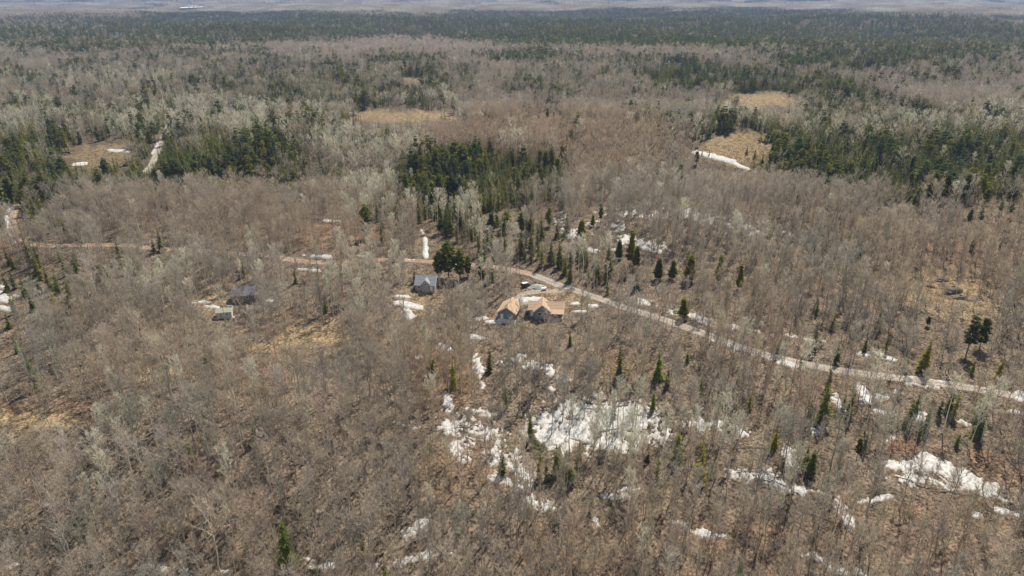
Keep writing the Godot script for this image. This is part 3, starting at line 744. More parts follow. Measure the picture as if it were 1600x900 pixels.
var M := {}
const MARKS := [[245, 888, "the small snow cluster at the lower left"], [60, 840, "the bottom left corner"], [452, 850, "the narrow green cedar at the bottom"], [640, 830, "the dirty snow drift bottom left of centre"], [800, 745, "the snow scraps left of centre"], [940, 790, "the thin snow streaks at the bottom"], [1095, 832, "the snow streaks bottom right of centre"], [1155, 885, "the small green fir at the bottom edge"], [1300, 880, "the pale snow flecks at the bottom right"], [1320, 805, "the narrow trail of snow scraps"], [1470, 745, "the long bright snow bank"], [1540, 860, "the bottom right corner"], [1195, 750, "the grey mottled snow strip"], [930, 665, "the large snowfield"], [735, 680, "the scraps left of the large snowfield"], [30, 655, "the tawny opening at the left edge"], [600, 650, "the dark hollow left of centre"], [250, 760, "the brush at the lower left"], [420, 740, "the grey woods left of centre"], [1350, 630, "the dark trunks below the gravel road"], [1500, 640, "the road at the right edge"], [850, 485, "the tan roofed house"], [650, 460, "the blue roofed house"], [350, 485, "the half hidden house at left"], [490, 525, "the tan grass opening"], [1100, 520, "the gravel road"], [980, 370, "the snowy hillside"], [750, 265, "the dark conifer cluster"], [550, 425, "the pale poplar stand"], [1480, 450, "the tawny slope at right"], [1300, 340, "the bare ridge at right"], [200, 340, "the bare ridge at left"], [40, 440, "the conifers at the left edge"], [1330, 255, "the conifer valley at right"], [1140, 245, "the tawny clearing"], [340, 255, "the conifers along the far road"]]

func where(p: Vector2) -> String:
	var best := 1e9; var m: Array
	for k in MARKS:
		var d := absf(p.x - k[0]) + absf(p.y - k[1]) * 1.3
		if d < best: best = d; m = k
	if best < 22.0: return "beside " + m[2]
	var dx: float = p.x - m[0]; var dy: float = p.y - m[1]
	if absf(dx) > absf(dy) * 1.2: return ("just right of " if dx > 0 else "just left of ") + m[2] if best < 70.0 else ("farther right of " if dx > 0 else "farther left of ") + m[2]
	return ("before " if dy > 0 else "behind ") + m[2]

func tinted(key: String, c: Color) -> StandardMaterial3D:
	var q := Color(snappedf(c.r, 0.12), snappedf(c.g, 0.12), snappedf(c.b, 0.12))
	var id := "%s %s" % [key, q]
	if not M.has(id):
		var m: StandardMaterial3D = M[key].duplicate()
		m.albedo_color = q.linear_to_srgb()
		M[id] = m
	return M[id]

func plant(kind: String, at: Vector3, H: float, proto: int, c: Color, label: String, category: String, group: String, wide := 1.0) -> void:
	var pr: Array = K[kind].near[proto]
	var o := thing({"hardwood": "bare_tree", "aspen": "poplar_tree", "spruce": "spruce_tree", "pine": "pine_tree"}[kind], at, rnd(0, TAU))
	var s: float = H / pr[2]
	o.scale = Vector3(s * wide, s, s * wide)
	var key: String = "bark" if kind in ["hardwood", "aspen"] else "needle"
	part("trunk", pr[0], tinted("bark", c if key == "bark" else Color.WHITE), o)
	part("crown", pr[1], tinted(key, c), o)
	tag(o, label, category, group)

func tone_hard(x: float, z: float, p: Vector2) -> Color:
	var a := n_patch.get_noise_2d(x, z)
	var b := rnd(-1, 1)
	var c := Color(1, 1, 1) * (1.0 + 0.2 * a + 0.16 * b)
	var w := n_mid.get_noise_2d(x * 0.7 + 300.0, z * 0.7)
	c.r *= 1.0 + 0.12 * w; c.b *= 1.0 - 0.12 * w
	var mv := c_mauve.at(p)
	c = c.lerp(Color(1.0, 0.985, 1.03), mv * 0.7)
	c = c.lerp(Color(1.12, 0.98, 0.84), clampf(c_rust.at(p), 0, 0.6))
	if rng.randf() < 0.12: c *= Color(1.25, 1.27, 1.3)
	c.a = 1
	return c

func tone_con(x: float, z: float) -> Color:
	var a := n_patch.get_noise_2d(x * 1.7, z * 1.7 + 500.0)
	var c := Color(1, 1, 1) * (1.0 + 0.25 * a + rnd(-0.2, 0.25))
	if rng.randf() < 0.22: c *= Color(1.5, 1.3, 0.9)
	elif rng.randf() < 0.3: c *= Color(0.8, 0.9, 1.15)
	c.a = 1
	return c

func forest() -> void:
	# near and middle and far: single trees on a jittered grid; beyond: whole stands as clumps
	var zones := [[84.0, 560.0, 4.3], [560.0, 1500.0, 5.6], [1500.0, 3200.0, 9.5]]
	for zi in 3:
		var zn: Array = zones[zi]
		var cell: float = zn[2]
		var d: float = zn[0]
		while d < zn[1]:
			var half := 0.80 * (0.917 * d + 48.0) * 1.06 + 12.0
			var nx := int(2.0 * half / cell)
			for i in nx:
				var x := -half + (i + rng.randf()) * cell
				var z := -(d + rng.randf() * cell)
				if zi == 0 and rng.randf() < 0.10: continue
				var g := ground(x, z)
				var p := to_pixel(g)
				var cl := c_clear.at(p)
				if cl > 0.02 and rng.randf() < cl * 1.25: continue
				if -z < 1100.0 and on_road(x, z): continue
				var pc_ := to_pixel(g + Vector3(0, 10.0, 0))
				var con := c_conifer.at(pc_)
				var ragged := n_patch.get_noise_2d(x * 1.3, z * 1.3)
				if p.y > 60.0 and p.y < 310.0:
					con = maxf(con, (0.3 + 0.6 * n_patch.get_noise_2d(x * 0.6 + 90.0, z * 0.35)) * (1.0 - c_mauve.at(pc_)) * (1.0 - c_rust.at(pc_) * 2.0))
				var pc := clampf(con * 1.35 + (ragged * 0.7 if con > 0.08 else 0.0), 0.0, 0.97) if con > 0.02 else (0.012 if ragged < 0.2 else 0.03)
				var kind := "hardwood"
				var roll := rng.randf()
				if roll < pc: kind = "pine" if n_mid.get_noise_2d(x * 0.4, z * 0.4 - 700.0) + rnd(-0.3, 0.3) > (0.27 if d < 1200.0 else 0.0) and p.y < 560.0 and con > 0.06 else "spruce"
				elif rng.randf() < clampf((c_aspen.at(pc_) - 0.12) * 1.5 + ragged * (1.5 if c_aspen.at(pc_) > 0.1 else 0.3), 0.02, 0.95): kind = "aspen"
				var kd: Kind = K[kind]
				var lod: int = 0 if -z + rnd(-90, 90) < 440.0 else (1 if -z + rnd(-200, 200) < 1350.0 else 2)
				var set_: Array = kd.near if lod == 0 else (kd.mid if lod == 1 else kd.far)
				var pi := rng.randi() % set_.size()
				if lod == 0 and kind == "hardwood" and p.x > 640.0 and rng.randf() < 0.65: pi = [1, 3, 5, 3][rng.randi() % 4]
				var H0: float = set_[pi][2] if lod == 0 else set_[pi][1]
				var s := rnd(0.64, 1.16)
				if kind == "spruce": s = rnd(0.55, 1.05) * (0.8 if con < 0.1 else 1.0)
				var top := to_pixel(g + Vector3(0, H0 * s, 0))
				var px_h := p.y - top.y
				if -z < 1500.0 and px_h > 3.0:
					var share := hidden_view(p, top, 0.18 * px_h)
					if share < 1.0 and rng.randf() > share:
						if zi == 0 and rng.randf() < 0.5: brush(g)
						continue
				var wd: float = rnd(0.8, 1.25) * (0.8 if p.y > 560.0 else 1.0) if kind in ["spruce", "pine"] else rnd(0.9, 1.1)
				var b := Basis.from_euler(Vector3(rnd(-.05, .05), rnd(0, TAU), rnd(-.05, .05))) * Basis.from_scale(Vector3(s * wd, s, s * wd))
				var c := tone_hard(x, z, pc_) if kind == "hardwood" else (Color(1, 1, 1) * rnd(0.78, 1.15) if kind == "aspen" else tone_con(x, z) * (1.0 if p.y < 480.0 else 1.35))
				c.a = 1
				var t := Transform3D(b, g)
				if lod == 0:
					if p.x > 0 and p.x < 1600 and top.y < 900.0 and top.y > 0:
						kd.cand.append([minf(p.y, 900.0) - top.y, t, pi, c, (p + top) * 0.5 if p.y < 900 else Vector2(p.x, minf(880.0, (top.y + 900.0) * 0.5)), H0 * s, p.y])
					else: kd.add(kd.whole[pi], t, c)
				else:
					kd.add(set_[pi][0], t, c)
					if con > 0.45 and kind in ["spruce", "pine"] and d < 2200.0:
						for again in 2:
							var g2 := ground(x + rnd(-4.5, 4.5), z + rnd(-4.5, 4.5))
							if not on_road(g2.x, g2.z) and c_clear.at(to_pixel(g2)) < 0.3:
								var other: Array = K.spruce.mid if lod == 1 else K.spruce.far
								K.spruce.add(other[rng.randi() % other.size()][0], Transform3D(Basis.from_euler(Vector3(0, rnd(0, TAU), 0)).scaled(Vector3(1, 1, 1) * rnd(0.6, 1.1)), g2), tone_con(x, z))
			d += cell
	# saplings under and between
	var d2 := 90.0
	while d2 < 460.0:
		var half := 0.80 * (0.917 * d2 + 48.0) + 12.0
		for i in int(2.0 * half / 3.6):
			var g := ground(-half + (i + rng.randf()) * 3.6, -(d2 + rng.randf() * 3.6))
			var p := to_pixel(g)
			if on_road(g.x, g.z): continue
			var dens := 0.55 + 0.9 * n_patch.get_noise_2d(g.x * 1.2 + 70.0, g.z * 1.2)
			if p.x > 800.0 and p.y > 740.0: dens += 0.45
			if c_clear.at(p) > 0.3: dens *= 0.5
			var e := Vector2((p.x - 935.0) / 120.0, (p.y - 665.0) / 46.0).length()
			var e2 := Vector2((p.x - 1470.0) / 110.0, (p.y - 745.0) / 34.0).length()
			var e3 := Vector2((p.x - 750.0) / 80.0, (p.y - 690.0) / 60.0).length()
			if minf(minf(e, e2), e3) < 1.0:
				if rng.randf() < 0.95: brush_at.append([g, rnd(0.22, 0.62), rnd(0.35, 0.65)])
			elif rng.randf() < dens: brush(g)
		d2 += 3.6
	clumps()

var brush_at := []
func brush(g: Vector3) -> void:
	brush_at.append([g, 1.0, 1.0])

func clumps() -> void:
	# beyond three kilometres: patches of about twenty crowns
	var made := {}
	for kind in ["hardwood", "aspen", "mixed", "conifer"]:
		made[kind] = []
		for k in 3:
			var g := Geo.new()
			for j in 26:
				var at := Vector3(rnd(-32, 32), 0, rnd(-32, 32))
				var b := Basis.from_euler(Vector3(0, rnd(0, TAU), 0)).scaled(Vector3(1.5, 1.0, 1.5) * rnd(0.8, 1.15))
				var src: Geo
				var con: bool = kind == "conifer" and rng.randf() < 0.9 or kind == "mixed" and rng.randf() < 0.5
				if con:
					var a := pine(17, 3.6, 2, Color(0.088, 0.102, 0.028), Color(0.18, 0.2, 0.06)) if rng.randf() < 0.5 else spruce(15, 2.6, 2, Color(0.088, 0.102, 0.028), Color(0.185, 0.195, 0.055))
					src = a[1]
				else:
					var pale: bool = kind == "aspen"
					var a := bare_tree(17, 3.4, 0.3, 0.8, 2, Color(0.6, 0.57, 0.5) if pale else Color(0.43, 0.39, 0.34), Color(0.5, 0.475, 0.41) if pale else Color(0.39, 0.335, 0.28))
					src = a[1]
				g.add(src, Transform3D(b, at), Color.WHITE * rnd(0.85, 1.15))
			made[kind].append(g.mesh())
	var d := 3200.0
	var far := Kind.new()
	while d < 14300.0:
		var cell := 42.0 if d < 6000.0 else 62.0
		var half := 0.80 * (0.917 * d + 48.0) * 1.03
		for i in int(2.0 * half / cell):
			var x := -half + (i + rng.randf()) * cell
			var z := -(d + rng.randf() * cell)
			var g := ground(x, z)
			var p := to_pixel(g)
			if c_clear.at(p) > 0.3 and rng.randf() < 0.9: continue
			var con := c_conifer.at(p)
			var ragged := n_far.get_noise_2d(x * 3.0, z * 3.0)
			var kind := "hardwood"
			var v := con + ragged * 0.9
			if d > 6500.0: v = 0.35 + ragged * 1.6
			if v > 0.55: kind = "conifer"
			elif v > 0.33: kind = "mixed"
			elif n_far.get_noise_2d(x * 4.0 + 5000.0, z * 4.0) > 0.05: kind = "aspen"
			var c := Color(1, 1, 1) * rnd(0.85, 1.15); c.a = 1
			far.add(made[kind][rng.randi() % 3], Transform3D(Basis.from_euler(Vector3(0, rnd(0, TAU), 0)).scaled(Vector3(1, rnd(0.85, 1.2), 1) * (cell / 42.0 if cell > 50.0 else 1.0)), g), c)
		d += cell
	scatter(far, "distant_forest", "far mixed woods fading to blue below the horizon", "patch")

func scatter(k: Kind, called: String, label: String, piece: String) -> void:
	var root := thing(called, Vector3.ZERO)
	tag(root, label, "woods", "", "stuff")
	for m in k.mm:
		var mm := MultiMesh.new()
		mm.transform_format = MultiMesh.TRANSFORM_3D
		mm.use_colors = true
		mm.mesh = m
		mm.instance_count = k.mm[m][0].size()
		for j in mm.instance_count:
			mm.set_instance_transform(j, k.mm[m][0][j])
			mm.set_instance_color(j, k.mm[m][1][j])
		var o := MultiMeshInstance3D.new()
		o.name = piece
		o.multimesh = mm
		o.material_override = M.leaf
		o.set_meta("kind", "stuff")
		root.add_child(o, true)

func grow() -> void:
	var words := {"hardwood": ["bare tree", "bare tree", "leafless grey trees in the foreground woods"], "aspen": ["bare poplar", "poplar", "pale leafless poplars"], "spruce": ["spruce", "spruce", "dark green spruces and firs"], "pine": ["green pine", "pine", "dark green pines"]}
	for kind in K:
		var kd: Kind = K[kind]
		kd.cand.sort_custom(func(a, b): return a[0] > b[0])
		var most: int = {"hardwood": 300, "aspen": 300, "spruce": 260, "pine": 150}[kind]
		for j in kd.cand.size():
			var c: Array = kd.cand[j]
			if j < most:
				var pr: Array = kd.near[c[2]]
				var lum: float = c[3].g * (1.0 if kind in ["hardwood", "aspen"] else 0.85)
				var tone := "dark " if lum < 0.85 else ("dull " if lum < 0.97 else ("light " if lum < 1.1 else "bright "))
				var size := "small " if c[5] < pr[2] * 0.8 else ("mid-sized " if c[5] < pr[2] * 0.98 else "large ")
				var kind_said: String = words[kind][0]
				var label := "%s%s%s %s %s" % [size, tone, pr[3], kind_said, where(c[4])]
				if label.split(" ").size() > 14: label = "%s%s %s %s" % [tone, pr[3], kind_said, where(c[4])]
				var t: Transform3D = c[1]
				plant(kind, t.origin, c[5], c[2], c[3], label, words[kind][1], words[kind][2])
			else: kd.add(kd.whole[c[2]], c[1], c[3])
	scatter(K.hardwood, "hardwood_forest", "leafless grey-brown hardwood forest covering the hills", "trees")
	scatter(K.aspen, "poplar_forest", "pale leafless poplar stands among the darker woods", "trees")
	scatter(K.spruce, "spruce_forest", "dark pointed spruces massed in the valleys behind", "trees")
	scatter(K.pine, "pine_forest", "dark green pines massed on the far hills", "trees")
	var bk := Kind.new()
	var protos := []
	for k in 5: protos.append(sapling([4.0, 5.5, 7.0, 3.2, 6.0][k], [Color(0.34, 0.265, 0.20), Color(0.37, 0.30, 0.235), Color(0.38, 0.33, 0.275), Color(0.35, 0.245, 0.18), Color(0.41, 0.36, 0.30)][k]).mesh())
	for gb in brush_at:
		var g: Vector3 = gb[0]
		var s: float = rnd(0.7, 1.15) * gb[1]
		var low := hidden_view(to_pixel(g), to_pixel(g + Vector3(0, 6.0 * s, 0)), 3.0)
		if low < 0.3:
			if rng.randf() < 0.6: continue
			s *= 0.45
		bk.add(protos[rng.randi() % 5], Transform3D(Basis.from_euler(Vector3(0, rnd(0, TAU), 0)).scaled(Vector3(s, s, s)), g), Color(1, 1, 1) * rnd(0.8, 1.15) * gb[2])
	scatter(bk, "sapling_brush", "tan leafless saplings and brush between the trees", "stems")

# conifers that stand out singly: x, top row, foot row, kind, prototype, tone, width, label
func singled_list() -> Array:
	var dark := Color(0.8, 0.85, 0.9); var mid := Color(1.05, 1.05, 0.95); var olive := Color(1.9, 1.55, 0.85); var bright := Color(1.35, 1.5, 0.8); var bushy := Color(1.3, 1.35, 1.0)
	return [
	[701, 373, 434, "pine", 4, bushy, 1.15, "tallest of the big green pines behind the blue roofed house"], [719, 386, 436, "pine", 4, bushy, 1.1, "right-hand big green pine behind the blue roofed house"], [686, 390, 434, "pine", 4, mid, 1.05, "left-hand big green pine behind the blue roofed house"], [731, 398, 432, "pine", 4, mid, 1.0, "low dark pine at the right of the big pine group"],
	[648, 417, 442, "spruce", 0, bright, 1.0, "small bright green spruce just left of the blue roof"],
	[967, 374, 405, "pine", 3, mid, 0.9, "left one of the olive conifers at the snowy hillside foot"], [985, 358, 412, "pine", 3, olive, 0.6, "taller olive conifer at the snowy hillside foot"], [994, 384, 419, "pine", 3, mid, 0.8, "dark conifer right of the olive pair on the hillside"],
	[1028, 403, 437, "pine", 3, dark, 1.0, "dark rounded conifer, first of the roadside row"], [1050, 406, 437, "pine", 3, mid, 0.9, "second conifer of the roadside row, between a dark and an olive one"], [1077, 397, 440, "pine", 3, olive, 1.0, "broadest olive conifer of the roadside row"], [1122, 397, 442, "pine", 3, olive, 0.62, "leaning olive pine right of the roadside row"], [1154, 411, 452, "pine", 3, olive, 0.6, "rightmost olive conifer of the roadside row"],
	[1066, 466, 499, "pine", 3, olive, 1.05, "olive spruce standing at the edge of the gravel road"], [908, 343, 371, "pine", 3, olive, 1.2, "squat olive pine on the slope behind the road"], [926, 335, 354, "pine", 3, olive, 0.9, "small olive spruce above the squat pine on the slope"], [938, 317, 352, "pine", 1, dark, 0.7, "lone dark pine on the hillside crest"],
	[858, 322, 354, "pine", 4, olive, 1.1, "olive pine above the poplars behind the houses"], [790, 328, 364, "pine", 4, olive, 1.3, "left olive pine of the pair left of the poplars"], [768, 332, 360, "pine", 3, mid, 1.2, "dark low pine left of the olive pair"], [815, 330, 364, "pine", 4, mid, 1.2, "right pine of the olive pair behind the houses"], [846, 345, 374, "spruce", 1, mid, 1.2, "dark full spruce in front of the olive pine"], [870, 342, 372, "spruce", 0, dark, 1.1, "dark pointed spruce right of the full one"],
	[966, 537, 592, "spruce", 2, mid, 1.0, "tall narrow green spruce in the woods below the road"], [1027, 549, 594, "spruce", 0, bright, 1.3, "bright green fir in the middle of the woods below the road"], [1042, 575, 604, "spruce", 3, mid, 1.0, "small green fir at the foot of the bright one"], [1073, 546, 566, "spruce", 2, bright, 1.4, "small pointed green spruce right of the bright fir"], [1092, 587, 630, "spruce", 4, dark, 1.0, "thin dark spruce above the snowfield's right end"], [765, 543, 582, "spruce", 3, dark, 0.9, "dark spruce beside the snow gully"],
	[890, 516, 540, "spruce", 2, mid, 1.2, "small dark spruce below the tan roofed house"], [1509, 492, 556, "pine", 1, dark, 1.0, "tall ragged dark pine at the right above the road"], [1530, 495, 545, "pine", 2, dark, 0.9, "darker pine just right of the tall ragged one"], [1442, 528, 582, "spruce", 2, olive, 1.5, "yellow-green cedar beside the road at right"], [1559, 556, 592, "spruce", 2, olive, 1.2, "narrow olive cedar near the right edge"], [1518, 560, 584, "spruce", 3, olive, 1.0, "squat yellowish cedar below the ragged pine"],
	[1305, 532, 568, "spruce", 1, dark, 0.9, "dark spruce at the bend of the gravel road"], [1350, 528, 550, "spruce", 3, dark, 1.1, "low dark fir right of the road bend"], [1449, 494, 510, "pine", 2, dark, 1.2, "small dark bush pine on the tawny slope"], [1270, 494, 548, "spruce", 4, dark, 0.9, "sparse dark spruce behind the road verge"], [1383, 512, 552, "spruce", 4, dark, 0.7, "thin spire spruce right of the sparse one"], [1494, 675, 698, "spruce", 3, bright, 1.1, "bright little fir above the long snow bank"],
	[1258, 694, 728, "spruce", 1, olive, 1.2, "olive cedar between the two snow strips"], [1338, 684, 718, "pine", 0, dark, 0.9, "dark bushy pine left of the long snow bank"], [1312, 692, 722, "spruce", 3, olive, 0.9, "low yellow-green cedar left of the bushy pine"], [1210, 668, 700, "spruce", 0, olive, 1.2, "olive spruce right of the large snowfield"], [452, 812, 884, "spruce", 2, bright, 1.5, "narrow green cedar in the brush at the bottom"], [1153, 872, 908, "spruce", 3, bright, 1.0, "small green fir at the bottom edge of the picture"],
	[253, 354, 394, "spruce", 0, mid, 1.0, "tall pointed spruce on the left ridge by the brown road"], [242, 372, 396, "spruce", 3, dark, 1.0, "short spruce beside the tall one on the left ridge"], [28, 524, 552, "spruce", 0, bright, 1.0, "lone green spruce at the far left"], [462, 420, 442, "spruce", 0, mid, 1.1, "small dark spruce by the snow on the brown road"], [1418, 309, 322, "pine", 2, dark, 1.0, "small dark round pine on the right ridge"], [1392, 309, 326, "spruce", 1, olive, 1.2, "small yellow conifer on the right ridge"],
	[1533, 306, 338, "spruce", 4, mid, 1.2, "left pine of the group at the right edge of the ridge"], [1561, 312, 336, "pine", 0, olive, 1.0, "olive middle pine of the ridge group"], [1577, 314, 340, "pine", 1, dark, 0.9, "dark right pine of the ridge group"], [1512, 326, 354, "pine", 0, dark, 1.0, "low wide pine at the front of the ridge group"],
	[12, 424, 456, "spruce", 0, mid, 1.0, "leftmost spruce of the row above the left snow pile"], [24, 418, 452, "spruce", 4, dark, 1.2, "second spruce of the row above the left snow pile"], [40, 430, 462, "spruce", 0, mid, 1.2, "middle spruce of the row above the left snow pile"], [62, 432, 460, "spruce", 2, bright, 1.3, "green cedar right of the row at left"], [78, 416, 454, "spruce", 0, dark, 1.0, "tall dark spruce of the left conifer group"], [92, 424, 458, "spruce", 1, bright, 0.9, "bright spruce at the right end of the left group"], [52, 455, 486, "spruce", 1, dark, 1.0, "dark full spruce in front of the left group"], [16, 488, 514, "spruce", 0, mid, 1.2, "green fir below the left snow pile"], [120, 395, 425, "spruce", 1, dark, 1.0, "dark spruce by the bend of the brown road"], [186, 370, 402, "spruce", 4, dark, 1.0, "thin spruce in front of the left ridge"],
	[1326, 600, 652, "spruce", 4, dark, 1.0, "thin very dark spruce in the shadow below the gravel road"], [1292, 566, 612, "spruce", 4, mid, 1.0, "thin green spruce under the near road verge"], [1482, 606, 646, "spruce", 1, dark, 1.0, "dark spruce in front of the road at right"], [1465, 622, 654, "spruce", 3, dark, 1.0, "low dark fir left of the spruce at right"], [1405, 592, 622, "spruce", 4, mid, 0.9, "sparse spruce at the snowy road verge"], [868, 692, 742, "spruce", 2, bright, 1.1, "green cedar in front of the large snowfield"], [828, 646, 694, "spruce", 0, mid, 1.2, "green spruce at the left end of the large snowfield"], [884, 702, 738, "spruce", 0, mid, 1.2, "dark green fir right of the cedar by the snowfield"], [1010, 688, 722, "spruce", 1, dark, 1.0, "dark fir at the snowfield's lower right"], [1056, 676, 724, "spruce", 2, bright, 1.6, "broad green cedar right of the snowfield"], [905, 690, 730, "spruce", 1, mid, 0.8, "green fir under the middle of the snowfield"], [1020, 610, 640, "spruce", 3, bright, 1.0, "yellow-green fir at the top right of the snowfield"], [1125, 612, 636, "spruce", 3, dark, 1.0, "small dark fir right of the thin spruce"], [1170, 612, 642, "spruce", 0, olive, 1.0, "olive spruce in the woods right of the snowfield"],
	[842, 176, 184, "spruce", 1, dark, 1.0, "small dark spruce on the crest of the tan hill"], [865, 174, 188, "pine", 0, dark, 0.8, "dark pine on the crest of the tan hill"], [1167, 228, 240, "spruce", 3, dark, 1.2, "round dark tree inside the tawny clearing"], [1179, 232, 246, "spruce", 3, mid, 1.3, "second round tree inside the tawny clearing"], [1097, 232, 242, "spruce", 3, dark, 0.8, "small dark tree on the curving snow bank"], [1108, 232, 243, "spruce", 3, dark, 0.7, "smaller dark tree right of the one on the snow bank"], [1191, 236, 254, "spruce", 0, dark, 1.0, "dark spruce at the clearing's right side"],
	]
func singled_out() -> void:
	for e in singled_list():
		var at := spot(e[0], e[2])
		var H := height_to(at, e[1])
		plant(e[3], at, H, e[4], e[5], e[7], "pine" if e[3] == "pine" else "spruce", "", e[6])

# ---------------------------------------------------------------- houses
func roof_slab(g: Geo, a: Vector3, b: Vector3, c: Vector3, d: Vector3, th: float, col: Color) -> void:
	var up := Vector3(0, th, 0)
	g.hull([a + up, b + up, c + up, d + up, a, b, c, d], col)

func gable_wall(w: float, l: float, h: float, rise: float, col: Color, depth := 1.5) -> Geo:   # ridge along z
	var g := Geo.new()
	g.box(Vector3(-w / 2, -depth, -l / 2), Vector3(w / 2, h, l / 2), col)
	for s in [-1.0, 1.0]:
		var z: float = s * l / 2
		g.face(Vector3(-w / 2, h, z), Vector3(w / 2, h, z), Vector3(0, h + rise, z), Vector3(0, 0, s), col)
	return g

func gable_roof(w: float, l: float, h: float, rise: float, over: float, col: Color, white: Color) -> Array:
	var g := Geo.new()
	var k := over * rise / (w / 2)
	var e := l / 2 + over
	for s in [-1.0, 1.0]:
		var x: float = s * (w / 2 + over)
		# courses of shingles: each laps the one below
		var courses := 9
		for j in courses:
			var t0 := float(j) / courses; var t1 := (j + 1.0) / courses + 0.02
			var p0 := Vector3(0, h + rise, 0).lerp(Vector3(x, h - k, 0), t0); var p1 := Vector3(0, h + rise, 0).lerp(Vector3(x, h - k, 0), minf(t1, 1.0))
			var c := col * (1.0 + 0.10 * sin(j * 4.1 + s)); c.a = 1
			roof_slab(g, p0 + Vector3(0, 0.02, -e), p0 + Vector3(0, 0.02, e), p1 + Vector3(0, 0.05, e), p1 + Vector3(0, 0.05, -e), 0.10, c)
	var f := []
	for s in [-1.0, 1.0]:
		for z in [-1.0, 1.0]:
			var zz: float = z * (e + 0.03)
			var x: float = s * (w / 2 + over)
			var board := Geo.new()
			f.append(board)
			board.hull([Vector3(0, h + rise, zz - .03), Vector3(0, h + rise, zz + .03), Vector3(x, h - k, zz + .03), Vector3(x, h - k, zz - .03), Vector3(0, h + rise - .22, zz - .03), Vector3(0, h + rise - .22, zz + .03), Vector3(x, h - k - .22, zz + .03), Vector3(x, h - k - .22, zz - .03)], white)
	return [g, f]

func opening(root: Node3D, called: String, at: Vector3, w: float, h: float, face_z: float, glass: Color) -> void:
	# a frame of four bars and a pane set back inside it, on a wall that faces along z
	var f := Geo.new()
	var t := 0.12
	for b in [[-w / 2, -h / 2, w / 2, -h / 2 + t], [-w / 2, h / 2 - t, w / 2, h / 2], [-w / 2, -h / 2 + t, -w / 2 + t, h / 2 - t], [w / 2 - t, -h / 2 + t, w / 2, h / 2 - t]]:
		f.box(Vector3(b[0], b[1], 0.003), Vector3(b[2], b[3], 0.09), Color(0.75, 0.74, 0.72))
	var o := part(called, f.mesh(), M.house, root)
	o.position = at
	o.rotation.y = 0.0 if face_z > 0 else PI
	var p := Geo.new()
	p.box(Vector3(-w / 2 + t, -h / 2 + t, 0.004), Vector3(w / 2 - t, h / 2 - t, 0.04), glass)
	part("panel" if called == "door" else "pane", p.mesh(), M.glass if called == "window" else M.house, o)

func boards(root: Node3D, list: Array, called: String, off := Vector3.ZERO, turn := 0.0) -> void:
	for g in list: put_wall(root, g, called, M.house, off, turn)

func put_wall(root: Node3D, g: Geo, called: String, mat: Material, off := Vector3.ZERO, turn := 0.0) -> MeshInstance3D:
	var o := part(called, g.mesh(), mat, root)
	o.position = off
	o.rotation.y = turn
	return o

func house_base(px: float, py: float) -> Vector3:
	var p := spot(px, py)
	return p + Vector3(0, 0.25, 0)

